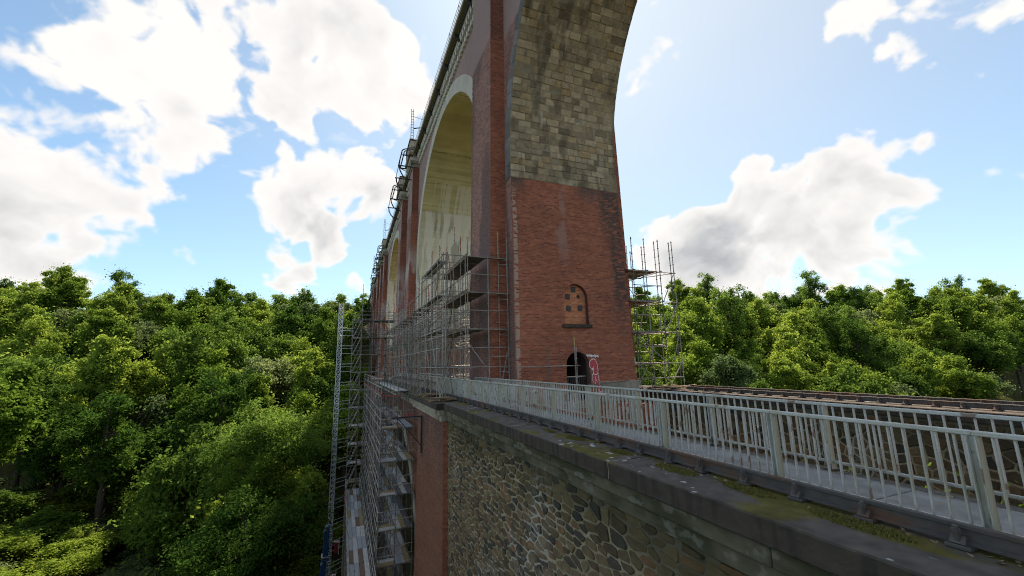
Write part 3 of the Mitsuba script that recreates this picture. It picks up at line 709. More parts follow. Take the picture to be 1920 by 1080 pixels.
kerb_rail('kerb_rail_001', 'rusty old rail bolted along the sunlit coping across the void', 18.05, 3.0, 18.4, .72, -1, None)
kerb_rail('kerb_rail_002', 'second rusty rail on the outer edge of the far coping', 19.3, 3.0, 19.5, .72, -1, None)

# ---------------------------------------------------------------- railings
def railing(name, label, x, posts, y_end, fine_to, panels_from=None):
    tag(name, label, 'railing')
    n = 0; far = []
    y0 = posts[0]
    brk = list(posts)
    for a, b in zip(brk[:-1], brk[1:]):
        add(name, 'handrail', boxm(x - .035, x + .035, a + .002, b - .002, .955, 1.0, .008), 'rail_paint')
        add(name, 'foot_rail', boxm(x - .02, x + .02, a + .04, b - .04, .085, .125, .004), 'rail_paint')
        k = 14
        for i in range(1, k + 1):
            y = a + (b - a) * i / (k + 1) + rng.uniform(-.004, .004)
            m = barm((x, y, .02 if x < 6 else .125), (x + rng.uniform(-.003, .003), y, .957), .034, .015)
            if n < 296: add(name, 'baluster', m, 'rail_paint'); n += 1
            else: far.append(m)
    for y in posts:
        pk = add(name, 'post', cat([boxm(x - .06, x + .06, y - .040, y - .028, -.01, .953), boxm(x - .06, x + .06, y + .028, y + .040, -.01, .953), boxm(x - .006, x + .006, y - .028, y + .028, -.01, .953)]), 'rail_paint')
        add(pk, 'base_plate', boxm(x - .09, x + .09, y - .08, y + .08, -.011, .004), 'old_steel')
        add(pk, 'flange_face', boxm(x - .055, x + .055, y - .0425, y - .0405, .0, .95), 'post_paint')
    if far: add(name, 'balusters', cat(far), 'rail_paint', kind='stuff')
np_ = [.15, 2.2, 4.25, 6.45, 8.68, 10.89, 13.08, 15.25, 17.46, 19.66, 21.8] + list(np.arange(24.0, 52, 2.2))
railing('railing', 'long grey steel railing on the valley side of the walkway', 5.66, np_, 52, 30)
railing('railing_001', 'grey steel railing on the inner side of the walkway, ending at the pilaster', 7.19, [.1, 2.3, 4.5, 6.73, 9.1, 11.45, 13.85, 16.2, 18.6, 21.0, 23.4], 23.4, 30)

# ---------------------------------------------------------------- scaffolding
_std = {}
def standard_mesh(L):
    L = round(L * 2) / 2
    if L not in _std:
        ms = [tubem((0, 0, 0), (0, 0, L), .027, 7)]
        for z in np.arange(.4, L, .5): ms.append(tubem((0, 0, z - .02), (0, 0, z + .02), .052, 6))
        _std[L] = mikit.ply(cat(ms), None)
    return _std[L]
BM = ['board_grey', 'board_grey', 'board_dark', 'board_pale', 'board_brown', 'board_dark', 'board_ochre', 'board_grey']
class Scaffold:
    def __init__(self, name, label, group=None):
        self.n = name; self.items = {}; tag(name, label, 'scaffold', group)
    def tube(self, part, p0, p1, m='galvanised', r=.027): self.items.setdefault(part, []).append(('t', p0, p1, r, m))
    def standard(self, x, y, z0, z1, m='galvanised', red=0):
        self.items.setdefault('standard', []).append(('s', (x, y, z0), z1 - z0, 0, m))
        if red: self.tube('spigot_tube', (x, y, z1), (x, y, z1 + red), 'red_paint', .0242)
    def board(self, x0, x1, y0, y1, z, m=None, th=.045, part='deck_board'):
        self.items.setdefault(part, []).append(('b', (x0, x1, y0, y1), z, th, m or BM[rng.integers(len(BM))]))
    def deck(self, x0, x1, y0, y1, z, across=True, width=.32, mats=None):
        """boards running along y (across=False) or along x"""
        a, b = (y0, y1) if across else (x0, x1)
        n = max(1, round((b - a) / width)); e = np.linspace(a, b, n + 1)
        for c, d in zip(e[:-1], e[1:]):
            m = mats[rng.integers(len(mats))] if mats else None
            if across: self.board(x0, x1, c + .008, d - .008, z + rng.uniform(-.004, .004), m)
            else: self.board(c + .008, d - .008, y0, y1, z + rng.uniform(-.004, .004), m)
    def done(self):
        for part, its in self.items.items():
            def size(it):
                if it[0] == 't': c = (np.array(it[1]) + it[2]) / 2; L = np.linalg.norm(np.array(it[2]) - it[1])
                elif it[0] == 's': c = np.array(it[1]) + [0, 0, it[2] / 2]; L = it[2]
                else: a, b, c_, d = it[1]; c = np.array([(a + b) / 2, (c_ + d) / 2, it[2]]); L = math.hypot(b - a, d - c_)
                return -L / np.linalg.norm(c - EYE)
            its.sort(key=size); rest = {}
            for q, it in enumerate(its):
                if q < 290:
                    if it[0] == 't': add(self.n, part, CTUBE, it[4], to=along(it[1], it[2], it[3]))
                    elif it[0] == 's': add(self.n, part, standard_mesh(it[2]), it[4], to=T().translate(list(it[1])))
                    else: a, b, c_, d = it[1]; add(self.n, part, CBOX, it[4], to=boxed(a, b, c_, d, it[2] - it[3], it[2]))
                else:
                    if it[0] == 't': m = tubem(it[1], it[2], it[3], 6, False)
                    elif it[0] == 's': m = tubem(it[1], np.array(it[1]) + [0, 0, it[2]], .0242, 6, False)
                    else: a, b, c_, d = it[1]; m = boxm(a, b, c_, d, it[2] - it[3], it[2])
                    rest.setdefault(it[4], []).append(m)
            for mt, ms in rest.items(): add(self.n, part + 's', cat(ms), mt, kind='stuff')
LV = [1.58, 3.52, 5.46, 7.40]
# 1: round the first pilaster
S = Scaffold('pier_scaffold', 'tube scaffold with four decks wrapped round the near pilaster at left of the pier')
ys = [20.6, 22.0, 23.6, 25.2, 26.8]
for y in ys:
    for x in (4.62, 5.92):
        S.standard(x, y, .0, 8.0 + rng.uniform(-.1, .6) if x > 5 else 7.45, red=.9 if rng.random() < .5 else 0)
for x, top, rd in ((7.06, 7.45, 0), (8.17, 9.3, 0), (7.78, 8.6, 0)):
    S.standard(x, 20.6 if x != 7.78 else 20.92, 0, top, red=rd)
S.tube('spigot_tube', (8.17, 20.6, 8.6), (8.17, 20.6, 9.45), 'red_paint', .027); S.tube('spigot_tube', (7.78, 20.92, 8.3), (7.78, 20.92, 9.0), 'yellow_paint', .027)
S.standard(5.80, 20.6, 0, 7.4); S.standard(4.75, 20.6, 0, 7.4)
for z in LV:
    S.tube('ledger', (4.5, 20.6, z), (8.3, 20.6, z)); S.tube('ledger', (5.9, 20.6, z - .95), (8.2, 20.6, z - .95))
    for x in (4.62, 5.92): S.tube('ledger', (x, 20.5, z), (x, 26.9, z))
    S.tube('ledger', (4.62, 20.5, z - .35), (4.62, 26.9, z - .35)); S.tube('ledger', (5.92, 20.5, z - .95), (5.92, 26.9, z - .95))
    for y in ys[1:]: S.tube('transom', (4.55, y, z - .03), (7.0, y, z - .03))
    S.tube('bracket', (8.17, 20.6, z - .32), (7.75, 20.95, z - .25)); S.tube('bracket', (8.17, 20.6, z - .05), (7.75, 20.95, z - .03))
for z in LV[1:]:
    S.deck(5.95, 7.0, 20.65, 26.9, z + .05, across=False, width=.27, mats=['board_dark', 'board_dark', 'board_brown', 'board_grey'])
    S.deck(7.0, 8.15, 20.62, 20.9, z + .05, across=True, width=.27, mats=['board_dark', 'board_grey'])
S.tube('ledger', (8.15, 20.6, 1.58), (12.0, 19.75, 1.52))
for (a, b) in (((4.9, 20.62, 7.35), (5.85, 22.8, 3.6)), ((4.62, 21.0, 7.3), (4.62, 24.4, 3.6)), ((4.65, 20.62, 3.5), (5.6, 22.4, .1)), ((5.9, 22.0, 3.5), (6.9, 21.0, 1.7)), ((8.17, 20.55, 2.55), (10.1, 19.6, .05)), ((8.12, 20.7, 2.3), (7.7, 20.85, .0)), ((4.62, 23.6, 3.5), (4.62, 21.2, .1)), ((4.62, 26.8, 5.4), (4.62, 24.2, 1.6)),
               ((4.3, 19.9, .05), (4.9, 20.6, 1.6))):
    S.tube('brace', a, b, 'galvanised')
S.tube('ledger', (7.1, 20.55, 2.1), (8.17, 20.55, 2.1))
for z in LV[1:]:
    for y0_, y1_ in zip(ys[:-1], ys[1:]): S.board(5.93, 5.96, y0_ + .03, y1_ - .03, z + .21, 'board_brown', .15, part='toe_board')
    S.deck(4.70, 5.2, 22.1, 26.7, z + .05, across=False, width=.27, mats=['board_dark', 'board_grey'])
    S.tube('ledger', (4.62, 20.5, z - .95), (4.62, 26.9, z - .95)); S.tube('brace', (5.92, 25.2, z - 1.9), (5.92, 23.6, z), 'galvanised_dull')
S.done()
# 2: barrier of tubes in front of the doorway
S = Scaffold('doorway_tube_barrier', 'few loose scaffold tubes standing in front of the pier doorway')
S.standard(11.55, 19.5, 0, 2.9); S.standard(11.66, 19.55, 0, 2.6); S.tube('spigot_tube', (11.55, 19.5, 2.6), (11.55, 19.5, 3.05), 'yellow_paint', .028)
S.standard(9.95, 19.55, 0.1, 2.7, 'galvanised_dull')
S.tube('ledger', (8.3, 19.6, 1.52), (11.7, 19.5, 1.52)); S.tube('ledger', (11.3, 19.45, .42), (15.0, 19.5, .62), 'galvanised_dull')
S.done()
# 3: birdcage under the far arch
S = Scaffold('arch_birdcage_scaffold', 'dense birdcage scaffold filling the space under the second arch')
ysb = list(np.arange(28.2, 52.5, 1.3)); xsb = [4.62, 5.55, 6.6, 7.8, 9.0, 10.2, 11.4, 12.6, 13.8]
for x in xsb:
    for y in ysb:
        if rng.random() < .10 and x > 6: continue
        if x < 6: top = 6.6 + rng.uniform(-.4, .5)
        else: top = rng.choice([6.5, 7.5, 8.5, 9.5, 10.5], p=[.2, .25, .25, .2, .1]) + (1.5 if y < 34 and x < 12 else 0)
        if y > 44: top -= 1.2
        S.standard(x + rng.uniform(-.03, .03), y + rng.uniform(-.05, .05), 0, top, rng.choice(['galvanised', 'galvanised', 'galvanised_dull']), red=rng.choice([0, .55, .95]))
for z in [.62] + LV[:3]:
    for x in xsb: S.tube('ledger', (x, 27.0, z), (x, 52.4, z), rng.choice(['galvanised', 'galvanised_dull']))
    for y in ysb: S.tube('transom', (4.5, y, z + .05), (13.4, y, z + .05), rng.choice(['galvanised', 'galvanised_dull']))
for z in LV[:3]:
    for x in xsb[:3]: S.tube('ledger', (x, 27.0, z - .97), (x, 52.4, z - .97), 'galvanised_dull')
for x in (4.62, 6.6, 9.0, 11.4):
    for q in range(0, len(ysb) - 3, 2):
        z = LV[rng.integers(0, 3)]; S.tube('brace', (x, ysb[q], z - 1.9), (x, ysb[q + 2], z), rng.choice(['galvanised', 'galvanised_dull']))
for q in range(0, len(ysb), 3):
    S.tube('brace', (4.7, ysb[q], .1), (7.1, ysb[q], 3.4)); S.tube('brace', (4.66, ysb[q], 3.5), (6.5, ysb[q], 5.4), 'galvanised_dull'); S.tube('brace', (8.7, ysb[q], .1), (11.6, ysb[q], 3.4))
for q in range(46):
    x = xsb[rng.integers(0, 7)]; y = rng.uniform(28, 50); z = rng.uniform(.2, 4.5)
    S.tube('brace', (x, y, z), (x + rng.uniform(-.2, 1.3), y + rng.uniform(-1.6, 1.6), z + rng.uniform(1.2, 2.4)), rng.choice(['galvanised', 'galvanised_dull']))
for z in (2.55, 4.5, 6.4):
    S.tube('guard_rail', (4.6, 27.0, z), (4.6, 44.0, z)); S.tube('guard_rail', (6.6, 27.0, z), (6.6, 48.0, z), 'galvanised_dull')
for q in range(8):
    y = ysb[q * 2]; S.deck(4.7, 5.5, y, y + 1.5, 5.5 + .05, across=False, width=.27)
for q in range(5):
    y = ysb[q * 3]; S.deck(8.8, 11.6, y, y + .9, 3.58, across=True, width=.3)
S.done()
# 4: far side scaffold
S = Scaffold('coping_scaffold', 'tall bare tube scaffold on the sunlit far coping right of the pier')
cols = [(16.72, [(20.6, 9.4), (21.4, 8.2), (22.9, 8.6), (24.5, 7.8)]), (17.72, [(20.6, 9.3), (22.0, 9.2), (22.8, 9.6), (24.4, 8.8), (25.6, 8.6)]), (18.86, [(20.6, 9.4), (20.95, 9.6), (22.2, 9.3), (23.8, 9.8)]), (20.02, [(20.6, 9.4), (20.85, 9.6)])]
for x, lst in cols:
    for y, top in lst: S.standard(x, y, -.0 if x < 19.6 else -3.0, top, rng.choice(['galvanised', 'galvanised_dull']))
for z in LV:
    S.tube('ledger', (16.25, 20.6, z - .1), (20.15, 20.6, z - .1))
    S.tube('ledger', (16.6, 22.5, z - .14), (18.9, 22.5, z - .14)); S.tube('ledger', (16.6, 24.4, z - .14), (18.0, 24.4, z - .14), 'galvanised_dull')
    for x, lst in cols[:3]: S.tube('transom', (x, 20.4, z - .06), (x, lst[-1][0] + .2, z - .06))
    S.tube('transom', (20.02, 20.5, z - .1), (16.75, 25.5, z - .16))
for z in (2.55, 4.5, 6.4):
    S.tube('guard_rail', (16.7, 20.65, z), (18.9, 20.65, z)); S.tube('guard_rail', (17.7, 22.8, z + .2), (18.86, 20.7, z + .05)); S.tube('guard_rail', (16.7, 24.5, z - .3), (18.9, 22.3, z - .3))
S.tube('guard_rail', (16.6, 20.66, .62), (20.1, 20.66, .62), r=.03); S.tube('guard_rail', (16.6, 22.5, .5), (20.0, 22.5, .5), r=.03)
for z in LV[1:]:
    S.deck(16.3, 18.75, 20.7, 23.2, z, across=True, width=.3, mats=['board_dark', 'board_grey', 'board_brown'])
S.deck(16.3, 17.7, 23.3, 24.6, LV[3], mats=['board_dark', 'board_grey'])
for a, b in (((16.75, 20.58, 1.4), (18.3, 20.58, -.0)), ((17.75, 20.58, 1.4), (19.3, 20.58, .0)), ((18.9, 20.58, .1), (20.0, 20.58, 1.6)), ((18.0, 22.5, .1), (19.0, 22.4, 1.6)), ((16.75, 20.58, 3.2), (18.8, 20.58, 1.5)), ((18.95, 20.6, 3.4), (20.0, 20.6, 5.2)), ((19.95, 20.6, 7.2), (18.95, 20.6, 5.4)), ((18.8, 22.3, 5.3), (18.2, 22.3, 3.4)),
             ((17.3, 22.5, 7.2), (18.6, 22.4, 5.4)), ((16.75, 20.58, 3.3), (17.75, 20.58, 1.6)), ((19.4, 20.6, 1.7), (20.0, 20.6, 3.4)), ((17.8, 24.4, 5.2), (16.8, 24.4, 3.5))):
    S.tube('brace', a, b, 'galvanised')
S.done()
# 5: lower face scaffold
S = Scaffold('hanging_scaffold', 'deep tube scaffold hanging down the lower arches into the valley with planked decks')
yl = list(np.arange(27.6, 51, 2.35)); xs3 = (2.35, 3.35, 4.35)
lev = [-1.93 * i - .1 for i in range(0, 16)]
for x in xs3:
    for y in yl: S.standard(x, y, -31, .9 if x < 3 else .3, rng.choice(['galvanised', 'galvanised_dull']))
for z in lev:
    for x in xs3: S.tube('ledger', (x, 27.4, z - .05), (x, 51.4, z - .05), rng.choice(['galvanised', 'galvanised_dull']))
    for y in yl: S.tube('transom', (2.25, y, z - .08), (4.45, y, z - .08), 'galvanised_dull')
    for dz in (.5, 1.0):
        S.tube('guard_rail', (2.33, 27.5, z + dz), (2.33, 51.2, z + dz), 'galvanised'); 
        if z < -1: S.tube('guard_rail', (2.3, 27.55, z + dz), (4.4, 27.55, z + dz), 'galvanised')
for q in range(0, len(yl)):
    for lz in lev[1:10]:
        if q < len(yl) - 1 and not (q > 4 and lz < -12):
            if rng.random() < .92: S.deck(3.42, 4.30, yl[q], yl[q + 1], lz, across=False, width=.3)
        if q == 0: S.deck(2.4, 3.4, yl[0] - .02, yl[0] + .85, lz, across=True, width=.42, mats=['board_grey', 'board_pale', 'board_ochre'])
        if q % 2 == 0 and q < len(yl) - 1: S.tube('brace', (2.38, yl[q], lz), (2.38, yl[q + 1], lz + 1.9), 'galvanised_dull')
        S.tube('cross_brace', (2.4, yl[q] + .05, lz + .1), (3.35, yl[q] + .05, lz + 1.85), 'galvanised_dull')
for q in range(16): S.tube('red_guard_rail', (2.31, 27.5 + q * 1.4, .02), (2.31, 28.3 + q * 1.4, .02), 'red_paint', .027)
S.tube('red_guard_rail', (2.3, 27.5, -.1), (3.6, 27.5, -.1), 'red_paint', .027); S.tube('red_guard_rail', (2.9, 27.5, -1.5), (4.4, 27.5, -1.3), 'red_paint', .027)
S.deck(3.5, 4.3, 30, 50, .05, across=False, width=.27, mats=['board_pale', 'board_grey'])
for k in range(5): S.tube('stacked_tube', (3.55 + .05 * k, 27.9 + .1 * k, -11.6), (3.7 + .06 * k, 28.2, -10.2), 'galvanised', .024)
S.done()
# 6: outer access run with the long planked gangway
S = Scaffold('gangway_scaffold', 'scaffold carrying the long planked gangway above the valley floor')
yg = list(np.arange(24.0, 46, 2.0))
for x in (.78, 2.02):
    for y in yg: S.standard(x, y, -31, -8.3, rng.choice(['galvanised', 'galvanised_dull']))
    for dz in (0, .5, 1.0): S.tube('guard_rail', (x, 23.8, -9.55 + dz), (x, 45.5, -9.55 + dz), 'galvanised')
    for z in np.arange(-11.6, -30, -2.0): S.tube('ledger', (x, 23.8, z), (x, 45.5, z), 'galvanised_dull')
for y in yg:
    S.tube('transom', (.7, y, -9.62), (2.1, y, -9.62))
    S.tube('tie', (2.0, y, -9.0), (2.35, y, -9.05)); S.tube('tie', (-.15 if y > 44 else .78, y, -12.0), (2.3, y, -12.0), 'galvanised_dull')
for a, b in zip(yg[:-1], yg[1:]):
    S.deck(.86, 1.96, a, b - .02, -9.5, across=False, width=.27, mats=['board_grey', 'board_pale', 'board_brown', 'board_ochre', 'board_grey', 'board_pale'])
S.tube('red_guard_rail', (.76, 38.5, -9.3), (.76, 42.8, -9.3), 'red_paint', .07)
S.done()
# 7: stair tower and the block round the second pier
S = Scaffold('stair_tower_scaffold', 'scaffold block with stair tower standing round the second pier at far left')
xs7 = [.92, 1.85, 2.9, 3.8, 4.7, 5.5]; tops = [8.2, 10.9, 8.6, 7.6, 8.6, 7.2]
for y in (49.2, 50.6, 52.0):
    for x, tp in zip(xs7, tops): S.standard(x, y, -31 if x < 4.4 else 0, tp if y < 50 else 7.2, rng.choice(['galvanised', 'galvanised_dull']))
for dx in (.12,):
    for x in (2.9, 3.8, 4.7): S.standard(x + dx, 49.2, -20 if x < 4 else 0, 7.8, 'galvanised')
lev7 = [6.9 - 1.93 * i for i in range(0, 19)]
for z in lev7:
    xe = 5.6 if z > 0 else 4.3
    for y in (49.15, 52.0):
        S.tube('ledger', (.8, y, z), (xe, y, z)); S.tube('guard_rail', (.8, y, z + .95), (xe, y, z + .95), 'galvanised_dull'); S.tube('guard_rail', (.8, y, z + .5), (xe, y, z + .5), 'galvanised_dull')
    for x in xs7:
        if z > 0 or x < 4.4: S.tube('transom', (x, 49.1, z), (x, 52.1, z), 'galvanised_dull')
    S.deck(1.95, xe - .1, 49.3, 51.9, z + .06, across=False, width=.35, mats=['board_dark', 'board_grey', 'board_dark'])
    if z > -26:
        for yy_ in (49.3, 49.95):
            S.tube('stair_string', (1.0, yy_, z - 1.93), (1.8, yy_, z), 'galvanised', .03)
        for k in range(7):
            f_ = (k + .5) / 7; S.board(1.0 + .8 * f_ - .11, 1.0 + .8 * f_ + .11, 49.32, 49.93, z - 1.93 + 1.93 * f_, 'board_grey', .03, part='stair_tread')
        S.tube('stair_handrail', (1.0, 49.28, z - 1.93 + .95), (1.8, 49.28, z + .95), 'galvanised')
        S.board(.95, 1.8, 50.2, 51.6, z + .04, rng.choice(['board_pale', 'board_ochre', 'board_grey']), .04, part='landing_board')
    S.tube('brace', (.95, 49.1, z - 1.9), (1.85, 49.1, z), 'galvanised')
S.done()

# hoist mast with its cars
HM = 'hoist_mast'
tag(HM, 'galvanised lattice hoist mast rising from the valley left of the scaffolding', 'mast')
mx, my, mw = -.38, 48.0, .21
for sx in (-1, 1):
    for sy in (-1, 1): add(HM, 'chord', CTUBE, 'galvanised_new', to=along((mx + sx * mw, my + sy * mw, -30), (mx + sx * mw, my + sy * mw, 8.6), .038))
z = -30.0; lat = []
while z < 8.3:
    for (a, b) in (((-1, -1), (1, -1)), ((1, -1), (1, 1)), ((1, 1), (-1, 1)), ((-1, 1), (-1, -1))):
        lat.append(tubem((mx + a[0] * mw, my + a[1] * mw, z), (mx + b[0] * mw, my + b[1] * mw, z), .03, 5))
        lat.append(tubem((mx + a[0] * mw, my + a[1] * mw, z), (mx + b[0] * mw, my + b[1] * mw, z + .5), .03, 5))
    z += .5
add(HM, 'lattice_bars', cat(lat), 'galvanised_new', kind='stuff')
for z in list(np.arange(5.6, -26, -1.93)):
    for dy, dz in ((0, 0), (.25, .3), (.1, -.5)):
        add(HM, 'wall_tie', CTUBE, 'galvanised_new', to=along((mx, my + dy, z + dz), (1.0, 49.2, z + dz + .04), .028))
for nm, lb, x0, z0 in (('hoist_car', 'upper blue hoist car hanging on the lattice mast', -.95, -16.0), ('hoist_car_001', 'lower blue hoist car on the lattice mast near the valley floor', -1.1, -18.9)):
    tag(nm, lb, 'hoist car', 'hoist cars on the mast')
    add(nm, 'body', cat([boxm(x0, x0 + .5, 46.9, 47.7, z0, z0 + 2.2, .04)]), 'cabin_blue')
    add(nm, 'machinery_box', boxm(x0 + .1, x0 + .5, 46.85, 47.6, z0 + 2.22, z0 + 2.6, .04), 'cabin_blue')
    add(nm, 'floor', boxm(x0 - .12, x0 + .55, 46.8, 47.75, z0 - .1, z0 - .01), 'board_pale')
    add(nm, 'gate', boxm(x0 + 1.0, x0 + 1.35, 47.0, 47.7, z0 + .1, z0 + 1.0, .02), 'cabin_red')
    add(nm, 'gate_rail', cat([barm((x0 + .95, 46.95, z0 + 1.15), (x0 + 1.42, 46.95, z0 + 1.15), .07, .07), barm((x0 + 1.42, 46.95, z0), (x0 + 1.42, 46.95, z0 + 1.5), .05, .05)]), 'white_paint')
    add(nm, 'lamp', boxm(x0 + .12, x0 + .25, 46.82, 46.86, z0 + 2.3, z0 + 2.42), 'yellow_paint')

# ---------------------------------------------------------------- steel gangways round the pilaster tops, masts
names = ['first', 'second', 'third', 'fourth', 'fifth', 'sixth', 'seventh', 'eighth']
for k, y0 in enumerate(PILASTERS[1:6], 1):
    nm = numbered('maintenance_walkway')
    tag(nm, f'dark steel gangway curving round the top of the {names[k]} pilaster from the near pier', 'gangway', 'steel gangways round the pilaster tops')
    def arc(xo, z, ya, yb, x_in):
        pts = [(x_in, ya - 2.2, z)] + [(x_in + (xo - x_in) * (.5 - .5 * math.cos(math.pi * t)), ya - 2.2 + 1.9 * t, z) for t in np.linspace(.1, 1, 7)]
        pts += [(xo, yb + .3, z)] + [(x_in + (xo - x_in) * (.5 + .5 * math.cos(math.pi * t)), yb + .3 + 1.9 * t, z) for t in np.linspace(.1, 1, 7)]
        return pts
    for xo, z in ((6.15, 30.25), (6.45, 30.12)): add(nm, 'rail_tube', bend(pipe(arc(xo, z, y0, y0 + PW, 7.75 + xo - 6.15), .08, 6)), 'galvanised_dull')
    for yy_ in (y0 - .1, y0 + PW - .1):
        add(nm, 'hanger', bend(cat([pipe([(6.2, yy_, 30.2), (5.95, yy_, 29.0), (5.85, yy_, 28.2)], .05, 6)])), 'black_steel')
        add(nm, 'curved_bracket', bend(pipe([(5.85, yy_, 28.2), (5.95, yy_, 27.5), (6.3, yy_, 26.8), (6.8, yy_, 26.4), (7.5, yy_, 26.3)], .09, 6)), 'black_steel')
        add(nm, 'bracket_arm', bend(boxm(5.7, 7.6, yy_ - .06, yy_ + .06, 28.1, 28.25, .01)), 'black_steel')
        add(nm, 'arm', bend(boxm(6.2, 7.6, yy_ - .05, yy_ + .05, 29.7, 29.85, .01)), 'black_steel')
def catenary(y, x, z0, z1, which):
    nm = numbered('catenary_mast')
    tag(nm, f'lattice overhead line mast standing on the {which} refuge of the viaduct', 'mast', 'overhead line masts on the viaduct')
    o = .0125 * max(0, y - 52); x += o
    for s_ in (-.18, .18): add(nm, 'chord', barm((x + s_, y, z0), (x + s_ * .8, y, z1), .07, .07), 'galvanised_dull')
    n = int((z1 - z0) / .42); add(nm, 'lattice_bar', cat([barm((x - .18, y, z0 + (i + .5) * .42), (x + .18, y, z0 + (i + .5) * .42), .05, .06) for i in range(n)]), 'galvanised_dull')
    add(nm, 'arm', cat([tubem((x + .15, y, z1 - 1.1), (x + 2.6, y, z1 - 1.5), .03), tubem((x + .15, y, z1 - 3.0), (x + 2.6, y, z1 - 2.2), .03)]), 'black_steel')
    add(nm, 'insulator', tubem((x + .25, y, z1 - 2.97), (x + 1.0, y, z1 - 2.73), .08), 'black_steel')
catenary(55.2, 7.72, 32.2, 38.2, 'second'); catenary(103.0, 7.6, 32.2, 38.0, 'fourth'); catenary(149.8, 7.6, 32.2, 40.5, 'farthest')

# ---------------------------------------------------------------- loose timber
def planks(name, label, x0, x1, y0, y1, n, seed):
    tag(name, label, 'planks'); r_ = np.random.default_rng(seed)
    for i in range(n):
        L = r_.uniform(.5, 1.3); m = boxm(-L / 2, L / 2, -.09, .09, 0, .04, .005)
        m.apply_transform(trimesh.transformations.rotation_matrix(r_.normal(.2, .35), [0, 0, 1])); m.apply_transform(trimesh.transformations.rotation_matrix(r_.normal(0, .04), [0, 1, 0]))
        m.apply_translation([r_.uniform(x0, x1), r_.uniform(y0, y1), .02 + .045 * (i * 4 // n)]); add(name, 'plank', m, r_.choice(['timber', 'timber', 'board_brown']))
planks('plank_pile', 'pile of sawn planks lying on the dark coping below the pier scaffold', 4.4, 4.9, 19.9, 20.6, 10, 1)
planks('plank_pile_001', 'scattered planks on the coping further along the scaffold foot', 4.3, 5.0, 22.5, 25.5, 12, 2)
planks('plank_pile_002', 'splintered brown timber strewn on the sunlit far coping by the outer scaffold', 16.9, 19.3, 19.0, 20.4, 26, 3)

# ---------------------------------------------------------------- moss and weeds
mv, mf = [], []
def tufts(cx, cy, rx, ry, n, h):
    a = rng.uniform(0, 2 * np.pi, n); q = np.sqrt(rng.random(n)); x = cx + rx * q * np.cos(a); y = cy + ry * q * np.sin(a)
    for i in range(n):
        b = len(mv) * 1; d = rng.normal(0, .012, 2); s_ = .012
        t = rng.uniform(0, np.pi)
        mv.extend([(x[i] - s_ * math.cos(t), y[i] - s_ * math.sin(t), -.003), (x[i] + s_ * math.cos(t), y[i] + s_ * math.sin(t), -.003), (x[i] + d[0], y[i] + d[1], h * rng.uniform(.5, 1.2))]); mf.append((b, b + 1, b + 2))
for cx, cy, rx, ry in ((5.02, 5.55, .17, .42), (5.05, 7.0, .12, .3), (5.05, 8.7, .14, .35), (5.1, 4.3, .14, .4), (5.0, 9.9, .08, .3), (5.48, 6.1, .05, .5), (5.05, 3.0, .15, .5)): tufts(cx, cy, rx, ry, 900, .03)
put('moss', trimesh.Trimesh(np.array(mv), np.array(mf), process=False), 'moss_tuft', label='olive moss cushions growing along the coping beside the near kerb rail', cat='moss', kind='stuff')
def leafmesh(c, n, size, spread, seed, up=.3):
    r_ = np.random.default_rng(seed); p = c + r_.normal(0, 1, (n, 3)) * spread
    return leaves_at(p, size, r_, r_.normal(0, 1, (n, 3)) + [0, 0, up])
def leaves_at(p, size, r_, nrm):
    n = len(p); nrm = nrm / np.linalg.norm(nrm, axis=1, keepdims=True)
    t = np.cross(nrm, r_.normal(0, 1, (n, 3))); t /= np.linalg.norm(t, axis=1, keepdims=True); b = np.cross(nrm, t)
    s_ = size * r_.uniform(.6, 1.25, (n, 1))
    v = np.stack([p - t * s_, p - b * s_ * .55 + nrm * s_ * .1, p + t * s_, p + b * s_ * .55 + nrm * s_ * .1], 1).reshape(-1, 3)
    i = np.arange(n) * 4
    f = np.vstack([np.stack([i, i + 1, i + 2], 1), np.stack([i, i + 2, i + 3], 1)])
    return v, f
lp = np.stack([np.concatenate([rng.normal(5.72, .07, 260), rng.normal(6.98, .06, 160), rng.uniform(5.6, 7.0, 60), rng.normal(5.20, .10, 200)]), np.abs(rng.normal(0, 9, 680)) + .5, np.full(680, .004)], 1)
v, f = leaves_at(lp, .030, rng, rng.normal(0, .35, (680, 3)) + [0, 0, 1])
put('leaf_litter', trimesh.Trimesh(v, f, process=False), 'timber', label='small dry leaves scattered along the edges of the walkway', cat='leaf litter', kind='stuff')
weeds = []
for i, (x, y, z, hh) in enumerate([(9.5, 6.3, -4.5, .9), (10.6, 8.0, -4.5, .8), (12.5, 7.2, -4.5, 1.2), (14.0, 9.0, -4.5, 1.3), (16.2, 7.2, -4.5, 1.8), (16.6, 9.5, -4.5, 1.6), (16.9, 5.6, -4.5, 1.9), (13.0, 11.5, -4.5, 1.2)]):
    nm = numbered('weed_bush'); c = np.array([x, y, z + hh * .6])
    v, f = leafmesh(c, 500, .10, np.array([.35, .35, hh * .32]), 40 + i)
    key = put(nm, trimesh.Trimesh(v, f, process=False), 'leaf_fresh', uv=np.repeat(np.random.default_rng(i).random((len(v) // 4, 1)), 4, 0) * [1, 0] + [0, .5],
        label='leafy weed bush growing in the void behind the inner railing', cat='bush', group='weeds in the void between the walls')

